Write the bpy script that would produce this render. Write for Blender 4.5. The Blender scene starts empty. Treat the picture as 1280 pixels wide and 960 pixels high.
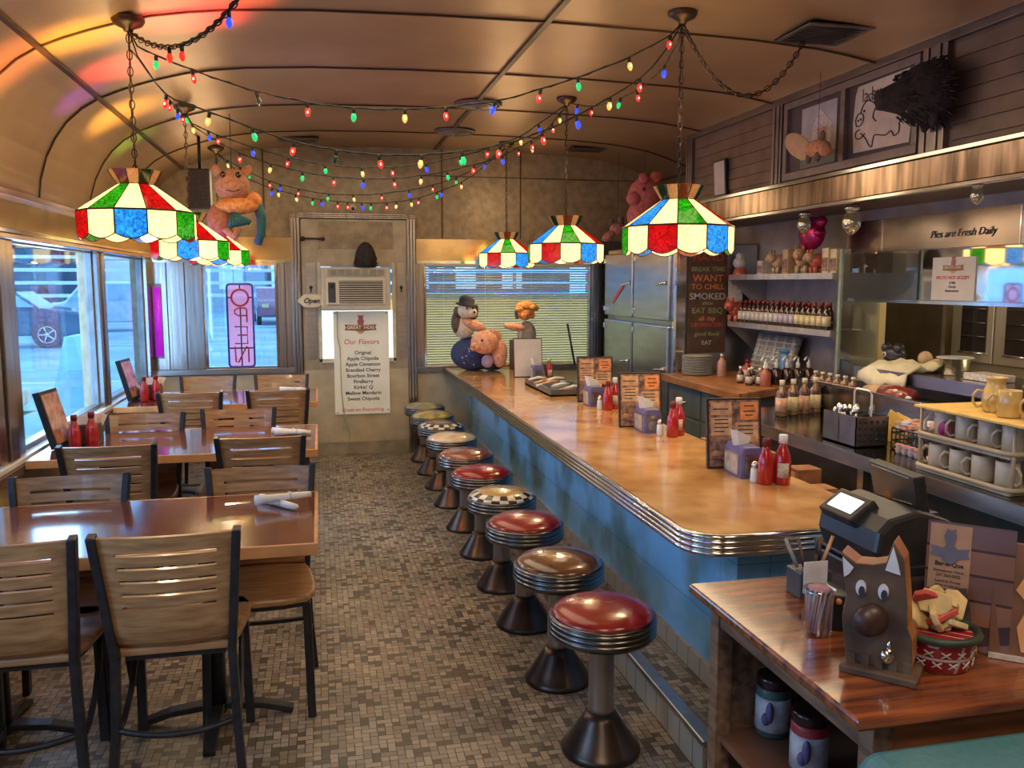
import bpy, math, random
from math import sin, cos, pi, radians, sqrt, atan, atan2, hypot
from mathutils import Vector, Matrix, Euler
RN = random.Random(11)
COL = bpy.context.scene.collection

# ---------- measuring aid: a point of the photograph put on a real plane ----------
FPX, HC = 1072.0, 1.6
PIT = atan(127/FPX); YAW = atan(243/FPX*cos(PIT))
_fw = Vector((sin(YAW)*cos(PIT), cos(YAW)*cos(PIT), -sin(PIT)))
_rt = Vector((cos(YAW), -sin(YAW), 0)); _up = _rt.cross(_fw)
def at(x, y, X=None, Y=None, Z=None):
    r = _fw*FPX + _rt*(x-640) - _up*(y-480)
    if X is not None: t = X/r.x
    elif Y is not None: t = Y/r.y
    else: t = (Z-HC)/r.z
    return Vector((0, 0, HC)) + r*t

# ---------- materials ----------
MATS = {}
def hexc(c): return c
def mat(name, col, rough=.5, metal=0., var=.15, scale=18., emit=None, es=0., coat=0., bump=0., col2=None, detail=3., stretch=None, spec=.5):
    if name in MATS: return MATS[name]
    m = bpy.data.materials.new(name); m.use_nodes = True; MATS[name] = m
    nt = m.node_tree; N = nt.nodes; L = nt.links
    b = N['Principled BSDF']
    tc = N.new('ShaderNodeTexCoord'); mp = N.new('ShaderNodeMapping')
    L.new(tc.outputs['Object'], mp.inputs[0])
    if stretch: mp.inputs['Scale'].default_value = stretch
    nz = N.new('ShaderNodeTexNoise'); nz.inputs['Scale'].default_value = scale; nz.inputs['Detail'].default_value = detail
    L.new(mp.outputs[0], nz.inputs['Vector'])
    cr = N.new('ShaderNodeValToRGB')
    c1 = [min(1, max(0, v*(1-var))) for v in col]; c2 = list(col2) if col2 else [min(1, v*(1+var)) for v in col]
    cr.color_ramp.elements[0].color = (*c1, 1); cr.color_ramp.elements[1].color = (*c2, 1)
    cr.color_ramp.elements[0].position = .32; cr.color_ramp.elements[1].position = .68
    L.new(nz.outputs['Fac'], cr.inputs[0]); L.new(cr.outputs[0], b.inputs['Base Color'])
    b.inputs['Roughness'].default_value = rough; b.inputs['Metallic'].default_value = metal
    b.inputs['Specular IOR Level'].default_value = spec
    if coat: b.inputs['Coat Weight'].default_value = coat; b.inputs['Coat Roughness'].default_value = .08
    if es:
        b.inputs['Emission Color'].default_value = (*(emit or col), 1); b.inputs['Emission Strength'].default_value = es
    if bump:
        bp = N.new('ShaderNodeBump'); bp.inputs['Strength'].default_value = bump; bp.inputs['Distance'].default_value = .01
        L.new(nz.outputs['Fac'], bp.inputs['Height']); L.new(bp.outputs[0], b.inputs['Normal'])
    return m
def glassmat(name, tint=(.9, .95, 1), refl=.18, rough=.02):
    if name in MATS: return MATS[name]
    m = bpy.data.materials.new(name); m.use_nodes = True; MATS[name] = m
    nt = m.node_tree; N = nt.nodes; L = nt.links; N.clear()
    o = N.new('ShaderNodeOutputMaterial'); mx = N.new('ShaderNodeMixShader'); t = N.new('ShaderNodeBsdfTransparent'); g = N.new('ShaderNodeBsdfGlossy')
    nz = N.new('ShaderNodeTexNoise'); nz.inputs['Scale'].default_value = 3
    mr = N.new('ShaderNodeMapRange'); mr.inputs['To Min'].default_value = refl*.8; mr.inputs['To Max'].default_value = refl*1.2
    L.new(nz.outputs['Fac'], mr.inputs['Value']); L.new(mr.outputs[0], mx.inputs[0])
    t.inputs[0].default_value = (*tint, 1); g.inputs['Roughness'].default_value = rough; g.inputs[0].default_value = (1, 1, 1, 1)
    L.new(t.outputs[0], mx.inputs[1]); L.new(g.outputs[0], mx.inputs[2]); L.new(mx.outputs[0], o.inputs[0])
    return m
def panemat(name, col, hot, es):
    """lit art glass: translucent, mottled, with a little glow of its own"""
    if name in MATS: return MATS[name]
    m = bpy.data.materials.new(name); m.use_nodes = True; MATS[name] = m
    nt = m.node_tree; N = nt.nodes; L = nt.links; N.clear()
    o = N.new('ShaderNodeOutputMaterial'); ad = N.new('ShaderNodeAddShader'); tr = N.new('ShaderNodeBsdfTranslucent'); em = N.new('ShaderNodeEmission')
    gl = N.new('ShaderNodeBsdfGlossy'); gl.inputs['Roughness'].default_value = .1; mx = N.new('ShaderNodeMixShader'); mx.inputs[0].default_value = .05
    tc = N.new('ShaderNodeTexCoord'); nz = N.new('ShaderNodeTexNoise'); nz.inputs['Scale'].default_value = 45; nz.inputs['Detail'].default_value = 5; nz.inputs['Distortion'].default_value = 2.
    L.new(tc.outputs['Object'], nz.inputs['Vector'])
    cr = N.new('ShaderNodeValToRGB'); cr.color_ramp.elements[0].position = .35; cr.color_ramp.elements[1].position = .72
    cr.color_ramp.elements[0].color = (*col, 1); cr.color_ramp.elements[1].color = (*hot, 1)
    L.new(nz.outputs['Fac'], cr.inputs[0]); L.new(cr.outputs[0], em.inputs[0]); L.new(cr.outputs[0], tr.inputs[0])
    em.inputs[1].default_value = es
    L.new(tr.outputs[0], mx.inputs[1]); L.new(gl.outputs[0], mx.inputs[2])
    L.new(mx.outputs[0], ad.inputs[0]); L.new(em.outputs[0], ad.inputs[1]); L.new(ad.outputs[0], o.inputs[0])
    return m

def glowsheet(name, col, es, fac):
    """faintly glowing see-through sheet"""
    m = bpy.data.materials.new(name); m.use_nodes = True; MATS[name] = m
    nt = m.node_tree; N = nt.nodes; L = nt.links; N.clear()
    o = N.new('ShaderNodeOutputMaterial'); mx = N.new('ShaderNodeMixShader'); t = N.new('ShaderNodeBsdfTransparent'); e = N.new('ShaderNodeEmission')
    nz = N.new('ShaderNodeTexNoise'); nz.inputs['Scale'].default_value = 4
    mr = N.new('ShaderNodeMapRange'); mr.inputs['To Min'].default_value = fac*.6; mr.inputs['To Max'].default_value = fac*1.4
    L.new(nz.outputs['Fac'], mr.inputs['Value']); L.new(mr.outputs[0], mx.inputs[0]); e.inputs[0].default_value = (*col, 1); e.inputs[1].default_value = es
    L.new(t.outputs[0], mx.inputs[1]); L.new(e.outputs[0], mx.inputs[2]); L.new(mx.outputs[0], o.inputs[0]); return m
# ---------- mesh builder ----------
class MB:
    def __init__(s): s.v = []; s.f = []; s.m = []; s.s = []
    def add(s, vs, fs, mi=0, sm=False, M=None):
        o = len(s.v)
        for p in vs:
            p = Vector(p); s.v.append(M @ p if M is not None else p)
        for k, f in enumerate(fs):
            s.f.append([o+i for i in f]); s.m.append(mi[k] if isinstance(mi, list) else mi); s.s.append(sm)
        return s
    def box(s, x0, x1, y0, y1, z0, z1, mi=0, M=None):
        vs = [(x, y, z) for z in (z0, z1) for y in (y0, y1) for x in (x0, x1)]
        return s.add(vs, [(0, 2, 3, 1), (4, 5, 7, 6), (0, 1, 5, 4), (2, 6, 7, 3), (0, 4, 6, 2), (1, 3, 7, 5)], mi, False, M)
    def bar(s, p, q, w, d, mi=0, up=(0, 0, 1)):
        p = Vector(p); q = Vector(q); t = (q-p).normalized(); u = Vector(up)
        a = t.cross(u)
        if a.length < .1: a = t.cross(Vector((0, 1, 0)))
        a.normalize(); b = a.cross(t).normalized()
        vs = [c + a*(sx*w/2) + b*(sy*d/2) for c in (p, q) for sx, sy in ((-1, -1), (1, -1), (1, 1), (-1, 1))]
        return s.add(vs, [(0, 1, 2, 3), (7, 6, 5, 4), (0, 4, 5, 1), (1, 5, 6, 2), (2, 6, 7, 3), (3, 7, 4, 0)], mi)
    def strip(s, pts, w, d, ax=(1, 0, 0), mi=0, sm=False):
        """rectangular bar along a path; w along ax, d across"""
        pts = [Vector(p) for p in pts]; A = Vector(ax); vs = []
        for i, p in enumerate(pts):
            t = (pts[min(i+1, len(pts)-1)] - pts[max(i-1, 0)]).normalized()
            b = t.cross(A).normalized(); ww = w[i] if isinstance(w, (list, tuple)) else w
            vs += [p - A*ww/2 - b*d/2, p + A*ww/2 - b*d/2, p + A*ww/2 + b*d/2, p - A*ww/2 + b*d/2]
        fs = [(0, 1, 2, 3), tuple(len(vs)-1-k for k in range(4))]
        for i in range(len(pts)-1):
            for k in range(4):
                a = i*4+k; b2 = i*4+(k+1) % 4; fs.append((a, b2, b2+4, a+4))
        return s.add(vs, fs, mi, sm)
    def tube(s, pts, r, n=8, mi=0, closed=False, M=None):
        pts = [Vector(p) for p in pts]; K = len(pts); vs = []; ref = Vector((.13, .27, 1)).normalized()
        for i, p in enumerate(pts):
            if closed: t = pts[(i+1) % K]-pts[i-1]
            else: t = pts[min(i+1, K-1)]-pts[max(i-1, 0)]
            t.normalize(); a = t.cross(ref)
            if a.length < .05: a = t.cross(Vector((1, 0, 0)))
            a.normalize(); b = t.cross(a); rr = r[i] if isinstance(r, (list, tuple)) else r
            vs += [p + a*(rr*cos(2*pi*k/n)) + b*(rr*sin(2*pi*k/n)) for k in range(n)]
        fs = []
        for i in range(K if closed else K-1):
            j = (i+1) % K
            for k in range(n): fs.append((i*n+k, i*n+(k+1) % n, j*n+(k+1) % n, j*n+k))
        if not closed: fs += [tuple(range(n))[::-1], tuple((K-1)*n+k for k in range(n))]
        return s.add(vs, fs, mi, True, M)
    def lathe(s, prof, c=(0, 0, 0), n=24, mi=0, M=None, mf=None, sm=True, a0=0):
        """prof: (r, z) from bottom to top; caps where r>0"""
        c = Vector(c); vs = [c + Vector((r*cos(a0+2*pi*k/n), r*sin(a0+2*pi*k/n), z)) for r, z in prof for k in range(n)]
        fs = []; ms = []
        for i in range(len(prof)-1):
            for k in range(n):
                fs.append((i*n+k, i*n+(k+1) % n, (i+1)*n+(k+1) % n, (i+1)*n+k)); ms.append(mf(i, k) if mf else mi)
        s.add(vs, fs, ms, sm, M)
        o = len(s.v)-len(vs)
        if prof[0][0] > 1e-4: s.f.append([o+k for k in range(n)][::-1]); s.m.append(mf(0, 0) if mf else mi); s.s.append(False)
        if prof[-1][0] > 1e-4: s.f.append([o+(len(prof)-1)*n+k for k in range(n)]); s.m.append(mf(len(prof)-2, 0) if mf else mi); s.s.append(False)
        return s
    def ell(s, c, r, n=16, mi=0, rot=(0, 0, 0), mf=None):
        if not isinstance(r, (tuple, list)): r = (r, r, r)
        M = Matrix.Translation(Vector(c)) @ Euler(rot).to_matrix().to_4x4() @ Matrix.Diagonal((*r, 1))
        h = max(6, n//2)
        return s.lathe([(max(1e-5, sin(pi*i/h)), -cos(pi*i/h)) for i in range(h+1)], n=n, mi=mi, M=M, mf=mf)
    def prism(s, poly, a, b, plane='xy', mi=0, M=None, ms=None, sm=False):
        def P(u, v, w): return {'xy': (u, v, w), 'xz': (u, w, v), 'yz': (w, u, v)}[plane]
        n = len(poly); vs = [P(u, v, a) for u, v in poly] + [P(u, v, b) for u, v in poly]
        s.add(vs, [tuple(range(n))[::-1], tuple(range(n, 2*n))], mi, False, M)
        o = len(s.v)-2*n
        for k in range(n):
            s.f.append([o+k, o+(k+1) % n, o+n+(k+1) % n, o+n+k]); s.m.append(mi if ms is None else ms); s.s.append(sm)
        return s
    def build(s, name, mats, parent=None, bevel=0, subsurf=0, solid=0, world=True):
        import bmesh
        off = Vector((0, 0, 0)); p = parent
        while p is not None and world: off += p.location; p = p.parent
        me = bpy.data.meshes.new(name)
        me.from_pydata([tuple(v-off) for v in s.v], [], s.f)
        if not isinstance(mats, (list, tuple)): mats = [mats]
        for m in mats: me.materials.append(m)
        me.polygons.foreach_set('material_index', s.m); me.polygons.foreach_set('use_smooth', s.s)
        bm = bmesh.new(); bm.from_mesh(me)
        if not solid: bmesh.ops.recalc_face_normals(bm, faces=bm.faces)
        bm.to_mesh(me); bm.free()
        o = bpy.data.objects.new(name, me); COL.objects.link(o); o.parent = parent
        if solid:
            md = o.modifiers.new('solid', 'SOLIDIFY'); md.thickness = solid; md.offset = 0
        if bevel:
            md = o.modifiers.new('bevel', 'BEVEL'); md.width = bevel; md.segments = 2; md.limit_method = 'ANGLE'; md.angle_limit = radians(40)
        if subsurf:
            md = o.modifiers.new('sub', 'SUBSURF'); md.levels = subsurf; md.render_levels = subsurf
        return o
def tag(o, label=None, cat=None, group=None, kind=None):
    if label: o['label'] = label
    if cat: o['category'] = cat
    if group: o['group'] = group
    if kind: o['kind'] = kind
    return o
def thing(name, label, cat, loc=(0, 0, 0), group=None):
    o = bpy.data.objects.new(name, None); o.empty_display_size = .05; COL.objects.link(o); o.location = loc
    return tag(o, label, cat, group)
def struct(name, mb, mats, **k): return tag(mb.build(name, mats, **k), kind='structure')
KIDS = {}
def copy_tree(o, parent=None):
    c = o.copy(); COL.objects.link(c); c.parent = parent
    for ch in list(o.children): copy_tree(ch, c)
    return c
def text(s, size, m, parent, loc, rot=(pi/2, 0, 0), ax='CENTER', name='lettering', ext=.0006, shear=0., xs=1., space=1., bold=0.):
    cu = bpy.data.curves.new(name, 'FONT'); cu.body = s; cu.size = size; cu.align_x = ax; cu.align_y = 'CENTER'; cu.extrude = ext; cu.shear = shear; cu.space_character = space; cu.offset = bold; cu.resolution_u = 3
    t = bpy.data.objects.new('tmp', cu); COL.objects.link(t); dg = bpy.context.evaluated_depsgraph_get(); dg.update()
    me = bpy.data.meshes.new_from_object(t.evaluated_get(dg)); bpy.data.objects.remove(t); bpy.data.curves.remove(cu)
    me.name = name; me.transform(Matrix.Diagonal((xs, 1, 1, 1)))
    me.materials.clear(); me.materials.append(m)
    off = Vector((0, 0, 0)); p = parent
    while p is not None: off += p.location; p = p.parent
    me.transform(Matrix.Translation(Vector(loc)-off) @ Euler(rot).to_matrix().to_4x4())
    o = bpy.data.objects.new(name, me); COL.objects.link(o); o.parent = parent
    return o
def arc(cx, cy, r, a0, a1, n=8): return [(cx+r*cos(radians(a0+(a1-a0)*i/n)), cy+r*sin(radians(a0+(a1-a0)*i/n))) for i in range(n+1)]
def rrect(x0, x1, y0, y1, r, n=5):
    return arc(x1-r, y1-r, r, 0, 90, n)+arc(x0+r, y1-r, r, 90, 180, n)+arc(x0+r, y0+r, r, 180, 270, n)+arc(x1-r, y0+r, r, 270, 360, n)

# ---------- common materials ----------
steel = mat('brushed_steel', (.52, .5, .47), .3, 1, .12, 6, stretch=(1, 1, 8))
darksteel = mat('dark_steel', (.26, .25, .24), .35, 1, .2, 9)
chrome = mat('chrome', (.75, .74, .72), .13, 1, .06, 8)
blackm = mat('black_metal', (.028, .028, .034), .38, .3, .3, 30)
blackp = mat('black_plastic', (.02, .02, .024), .35, 0, .3, 40)
darkgrey = mat('dark_grey_plastic', (.06, .06, .068), .4, 0, .2, 30)
wood = mat('chair_wood', (.36, .18, .075), .38, 0, .25, 5, col2=(.48, .27, .12), stretch=(1.5, 12, 12), detail=6, coat=.3)
white = mat('white_paper', (.78, .77, .72), .6, 0, .06, 20)
cream = mat('cream_paint', (.62, .56, .40), .5, 0, .12, 10)
khaki = mat('khaki_panel', (.30, .235, .145), .45, .25, .22, 14, bump=.05)
inkd = mat('dark_ink', (.03, .03, .035), .6)
inkr = mat('red_ink', (.6, .1, .05), .6)
redsauce = mat('ketchup_red', (.42, .012, .012), .18, 0, .1, 10, coat=.6)
redcap = mat('dark_red_cap', (.16, .01, .01), .3)
blind_m = mat('blind_slats', (.62, .56, .38), .5, 0, .1, 10)
orange = mat('orange_paper', (.8, .28, .08), .5, 0, .25, 30)
tanp = mat('tan_paper', (.62, .36, .18), .55, 0, .3, 25)
brownp = mat('brown_print', (.16, .07, .045), .5, 0, .5, 40, col2=(.45, .25, .18))
# ================= THE ROOM =================
YF, XL, XR, XK = 8.08, -1.45, 3.61, 3.4       # far wall, left wall, right wall, kitchen wall
def floor_mat():
    m = bpy.data.materials.new('basketweave_tile'); m.use_nodes = True; nt = m.node_tree; N = nt.nodes; L = nt.links; b = N['Principled BSDF']
    tc = N.new('ShaderNodeTexCoord')
    def brick(rot, w=.056, h=.028):
        mp = N.new('ShaderNodeMapping'); mp.inputs['Rotation'].default_value = (0, 0, rot); L.new(tc.outputs['Object'], mp.inputs[0])
        t = N.new('ShaderNodeTexBrick'); t.inputs['Scale'].default_value = 1; t.inputs['Brick Width'].default_value = w; t.inputs['Row Height'].default_value = h
        t.inputs['Mortar Size'].default_value = .0018; t.inputs['Color1'].default_value = (.1, .1, .1, 1); t.inputs['Color2'].default_value = (1, 1, 1, 1)
        t.inputs['Mortar'].default_value = (0, 0, 0, 1); t.offset = .5
        L.new(mp.outputs[0], t.inputs['Vector'])
        rp = N.new('ShaderNodeValToRGB'); rp.color_ramp.interpolation = 'CONSTANT'; e = rp.color_ramp.elements; e[0].color = (.06, .047, .035, 1); e[1].position = .09; e[1].color = (.12, .095, .07, 1)
        for ps, c in ((.29, (.31, .26, .20)), (.55, (.38, .33, .255)), (.8, (.26, .22, .17))): q = e.new(ps); q.color = (*c, 1)
        L.new(t.outputs[0], rp.inputs[0]); return rp
    A = brick(0); B = brick(pi/2)
    ck = N.new('ShaderNodeTexChecker'); ck.inputs['Scale'].default_value = 1/.056; L.new(tc.outputs['Object'], ck.inputs['Vector'])
    mx = N.new('ShaderNodeMix'); mx.data_type = 'RGBA'; L.new(ck.outputs['Fac'], mx.inputs[0]); L.new(A.outputs[0], mx.inputs[6]); L.new(B.outputs[0], mx.inputs[7])
    nz = N.new('ShaderNodeTexNoise'); nz.inputs['Scale'].default_value = 2.2; nz.inputs['Detail'].default_value = 6; L.new(tc.outputs['Object'], nz.inputs['Vector'])
    cr = N.new('ShaderNodeValToRGB'); cr.color_ramp.elements[0].position = .3; cr.color_ramp.elements[1].position = .7
    cr.color_ramp.elements[0].color = (.62, .6, .56, 1); cr.color_ramp.elements[1].color = (1.1, 1.05, 1, 1); L.new(nz.outputs['Fac'], cr.inputs[0])
    mu = N.new('ShaderNodeMix'); mu.data_type = 'RGBA'; mu.blend_type = 'MULTIPLY'; mu.inputs[0].default_value = 1
    L.new(mx.outputs[2], mu.inputs[6]); L.new(cr.outputs[0], mu.inputs[7]); L.new(mu.outputs[2], b.inputs['Base Color'])
    b.inputs['Roughness'].default_value = .42
    return m
def tile_mat(name, c1, mort, w, h, rough=.3, bias=0, c2=None, plane='yz', coat=.2, blotch=None):
    m = bpy.data.materials.new(name); m.use_nodes = True; nt = m.node_tree; N = nt.nodes; L = nt.links; b = N['Principled BSDF']
    tc = N.new('ShaderNodeTexCoord'); sp = N.new('ShaderNodeSeparateXYZ'); cb = N.new('ShaderNodeCombineXYZ'); L.new(tc.outputs['Object'], sp.inputs[0])
    ad = N.new('ShaderNodeMath'); L.new(sp.outputs[0], ad.inputs[0]); L.new(sp.outputs[1], ad.inputs[1])
    L.new(ad.outputs[0], cb.inputs[0]); L.new(sp.outputs[2], cb.inputs[1])
    t = N.new('ShaderNodeTexBrick'); t.inputs['Scale'].default_value = 1; t.inputs['Brick Width'].default_value = w; t.inputs['Row Height'].default_value = h; t.offset = 0
    t.inputs['Mortar Size'].default_value = .003; t.inputs['Color1'].default_value = (*c1, 1); t.inputs['Color2'].default_value = (*(c2 or c1), 1); t.inputs['Mortar'].default_value = (*mort, 1); t.inputs['Bias'].default_value = bias
    L.new(cb.outputs[0], t.inputs['Vector']); last = t.outputs[0]
    nz = N.new('ShaderNodeTexNoise'); nz.inputs['Scale'].default_value = 2.6; nz.inputs['Detail'].default_value = 3; L.new(tc.outputs['Object'], nz.inputs['Vector'])
    cr = N.new('ShaderNodeValToRGB'); cr.color_ramp.elements[0].position = .38; cr.color_ramp.elements[1].position = .56
    cr.color_ramp.elements[0].color = (*(blotch or (.8, .8, .8)), 1); cr.color_ramp.elements[1].color = (1, 1, 1, 1); L.new(nz.outputs['Fac'], cr.inputs[0])
    mu = N.new('ShaderNodeMix'); mu.data_type = 'RGBA'; mu.blend_type = 'MULTIPLY'; mu.inputs[0].default_value = 1
    L.new(last, mu.inputs[6]); L.new(cr.outputs[0], mu.inputs[7]); L.new(mu.outputs[2], b.inputs['Base Color'])
    b.inputs['Roughness'].default_value = rough; b.inputs['Coat Weight'].default_value = coat
    return m
FLM = floor_mat()
struct('floor', MB().box(XL-.1, 5.7, -2.2, YF+.1, -.1, 0), FLM)
# barrel ceiling
half = [(-1.45, 2.03), (-1.435, 2.15), (-1.40, 2.27), (-1.35, 2.37), (-1.29, 2.455), (-1.21, 2.53), (-1.12, 2.587), (-1.02, 2.63), (-.92, 2.667), (-.8, 2.705), (-.67, 2.74), (-.52, 2.765), (-.36, 2.785), (0, 2.808), (.55, 2.822), (1.08, 2.826)]
CP = half + [(2.16-x, z) for x, z in half[-2::-1]]
def zc(x):
    for (a, za), (b, zb) in zip(CP, CP[1:]):
        if a <= x <= b: return za+(zb-za)*(x-a)/(b-a)
def ceil_mat():
    m = bpy.data.materials.new('enamel_ceiling_panels'); m.use_nodes = True; nt = m.node_tree; N = nt.nodes; L = nt.links; b = N['Principled BSDF']
    tc = N.new('ShaderNodeTexCoord'); nz = N.new('ShaderNodeTexNoise'); nz.inputs['Scale'].default_value = 1.6; nz.inputs['Detail'].default_value = 6; L.new(tc.outputs['Object'], nz.inputs['Vector'])
    cr = N.new('ShaderNodeValToRGB'); cr.color_ramp.elements[0].position = .3; cr.color_ramp.elements[1].position = .7
    cr.color_ramp.elements[0].color = (.52, .33, .17, 1); cr.color_ramp.elements[1].color = (.72, .50, .28, 1)
    L.new(nz.outputs['Fac'], cr.inputs[0]); L.new(cr.outputs[0], b.inputs['Base Color'])
    b.inputs['Metallic'].default_value = .6; b.inputs['Roughness'].default_value = .33
    n2 = N.new('ShaderNodeTexNoise'); n2.inputs['Scale'].default_value = 60; n2.inputs['Detail'].default_value = 2; L.new(tc.outputs['Object'], n2.inputs['Vector'])
    bp = N.new('ShaderNodeBump'); bp.inputs['Strength'].default_value = .08; bp.inputs['Distance'].default_value = .01; L.new(n2.outputs['Fac'], bp.inputs['Height']); L.new(bp.outputs[0], b.inputs['Normal'])
    return m
mb = MB(); n = len(CP)
vs = [(x, y, z) for y in (-2.2, YF) for x, z in CP] + [(1.08+(x-1.08)*1.03, y, z+.08) for y in (-2.2, YF) for x, z in CP]
fs = [(k, k+1, n+k+1, n+k) for k in range(n-1)] + [(2*n+k, 3*n+k, 3*n+k+1, 2*n+k+1) for k in range(n-1)] + [(k, 2*n+k, 2*n+k+1, k+1) for k in range(n-1)] + [(n+k, n+k+1, 3*n+k+1, 3*n+k) for k in range(n-1)] + [(0, n, 3*n, 2*n), (n-1, 3*n-1, 4*n-1, 2*n-1)]
mb.add(vs, fs, 0, True); struct('ceiling', mb, ceil_mat())
seam_m = mat('dark_seam', (.10, .06, .035), .4, .6)
tn = [0]
def trim(mb, m, **k):
    tn[0] += 1; return struct('trim_%d' % tn[0], mb, m, **k)
for i in range(10):
    y = 4.09 + 1.045*(i-6)
    if y < YF-.05 and y > -2.1: trim(MB().strip([(x, y, z-.003) for x, z in CP], .012, .010, ax=(0, 1, 0), sm=False), seam_m)
for x in (-1.12, 1.09, 3.28): trim(MB().box(x-.014, x+.014, -2.2, YF, zc(x)-.012, zc(x)-.001), seam_m)
# far wall with two windows and a door opening
def wall_grid(xs, zs, holes, y0, y1, axis='x'):
    mb = MB()
    for a, b in zip(xs, xs[1:]):
        for c, d in zip(zs, zs[1:]):
            cx, cz = (a+b)/2, (c+d)/2
            if any(h[0] < cx < h[1] and h[2] < cz < h[3] for h in holes): continue
            if axis == 'x': mb.box(a, b, y0, y1, c, d)
            else: mb.box(y0, y1, a, b, c, d)
    return mb
WL = (-.99, -.356, .82, 1.776); WR = (.97, 2.60, .80, 1.78); DP = (.0, .70, .9, 1.75)
mb = wall_grid([XL-.1, WL[0], WL[1], DP[0], DP[1], WR[0], WR[1], XR+.1], [0, .8, .82, .9, 1.75, 1.776, 1.78, 2.03], [WL, WR, DP], YF, YF+.1)
mb.prism([(XL-.1, 2.03)]+CP[0:1]+[(x, z+.03) for x, z in CP[1:-1]]+CP[-1:]+[(XR+.1, 2.03)][:0], YF, YF+.1, 'xz')
struct('wall_far', mb, khaki)
lowm = mat('cream_lower_panel', (.50, .42, .27), .35, 0, .15, 6, coat=.3)
bandm = mat('polished_band', (.62, .45, .25), .22, 1, .2, 5)
colm = mat('ribbed_steel_column', (.50, .46, .42), .25, 1, .2, 4, stretch=(14, 14, .5))
def farp(x0, x1, z0, z1, m, d=.02, **k): return trim(MB().box(x0, x1, YF-d, YF, z0, z1), m, **k)
farp(XL, -.22, .12, .77, lowm); farp(.90, 2.60, .12, .76, lowm)
struct('baseboard_far', MB().box(XL, XR, YF-.035, YF, 0, .12), mat('brown_base_tile', (.12, .08, .05), .35))
farp(XL, -.22, 1.80, 2.0, bandm, .03); farp(.90, 2.72, 1.80, 2.0, bandm, .03); farp(-.14, .8, 1.83, 1.98, bandm, .015)
for a in (XL, .9): farp(a, -.22 if a < 0 else 2.72, 1.775, 1.8, chrome, .05)
for k in range(3): farp(-1.44+k*.15, -1.30+k*.15, .83, 1.775, colm, .018)
for k in range(2): farp(-.35+k*.065, -.292+k*.065, .80, 1.775, colm, .03)
farp(XL, -.22, .78, .825, steel, .05)
for a, b in ((.895, .965), (2.605, 2.66), (2.665, 2.72)): farp(a, b, .8, 1.775, colm, .03)
farp(.895, 2.75, .755, .80, darksteel, .05)
farp(2.72, 3.6, 0, 2.0, darksteel, .02)
for x0, x1, z in ((-1.43, 3.55, 2.30),): pass
for x in (-.45, 1.15, 1.9): farp(x-.006, x+.006, 2.01, zc(x), seam_m, .006)
farp(.95, 3.35, 2.575, 2.583, seam_m, .006)
# door in the far wall (frame, leaf, pane)
d = struct('door_1', MB().box(-.14, 0, YF-.05, YF, 0, 2.17).box(.70, .81, YF-.05, YF, 0, 2.17).box(0, .7, YF-.05, YF, 0, .9).box(0, .7, YF-.05, YF, 1.745, 2.17), mat('door_steel', (.42, .36, .25), .4, .5, .15, 8), bevel=.003)
fr = MB()
for a, b in ((-.225, -.145), (.812, .892)):
    for k in range(3): fr.box(a+k*.027, a+.022+k*.027, YF-.075, YF, 0, 2.22)
for k in range(3): fr.box(-.225, .892, YF-.075, YF, 2.175+k*.016, 2.187+k*.016)
fr.build('door_frame', colm, d, bevel=.002)
MB().box(-.10, -.02, YF-.055, YF-.049, .9, 1.78).box(.72, .79, YF-.055, YF-.049, .9, 1.78).build('side_plate', steel, d)
MB().box(.0, .03, YF-.065, YF-.045, .87, 1.78).box(.67, .70, YF-.065, YF-.045, .87, 1.78).box(0, .7, YF-.065, YF-.045, .865, .905).build('pane_frame', cream, d, bevel=.003)
MB().box(.0, .7, YF-.02, YF-.012, .9, 1.345).build('pane', mat('frosted_pane', (.85, .95, .95), .4, 0, .05, 5, emit=(.75, .93, 1), es=1.3), d)
mb = MB()
for x in (-.06, .755):
    mb.ell((x, YF-.062, 1.555), (.016, .012, .016), 10); mb.box(x-.006, x+.006, YF-.066, YF-.052, 1.51, 1.555)
mb.build('keyhole_plate', blackm, d)
mb = MB().tube([(-.13, YF-.07, 1.99), (-.08, YF-.075, 1.992), (.05, YF-.075, 1.99)], .008, 8).ell((-.12, YF-.07, 1.99), .022, 10).ell((.055, YF-.07, 1.99), .018, 10); mb.build('door_closer', blackm, d)
MB().box(-.14, .81, YF-.053, YF-.049, .12, .8).build('kick_panel', lowm, d)
MB().box(.015, .685, YF-.054, YF-.048, 1.9, 2.15).build('transom_panel', khaki, d)
# windows of the far wall
def window_far(nm, w, m):
    f = MB()
    x0, x1, z0, z1 = w; t = .022
    f.box(x0, x1, YF-.012, YF+.02, z0, z0+t).box(x0, x1, YF-.012, YF+.02, z1-t, z1).box(x0, x0+t, YF-.012, YF+.02, z0+t, z1-t).box(x1-t, x1, YF-.012, YF+.02, z0+t, z1-t)
    o = struct(nm, f, chrome)
    MB().box(x0+t, x1-t, YF+.05, YF+.055, z0+t, z1-t).build('pane', m, o); return o
winm = glassmat('window_glass', (.82, .92, 1), .12)
window_far('window_1', WL, winm); window_far('window_2', WR, winm)
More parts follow.
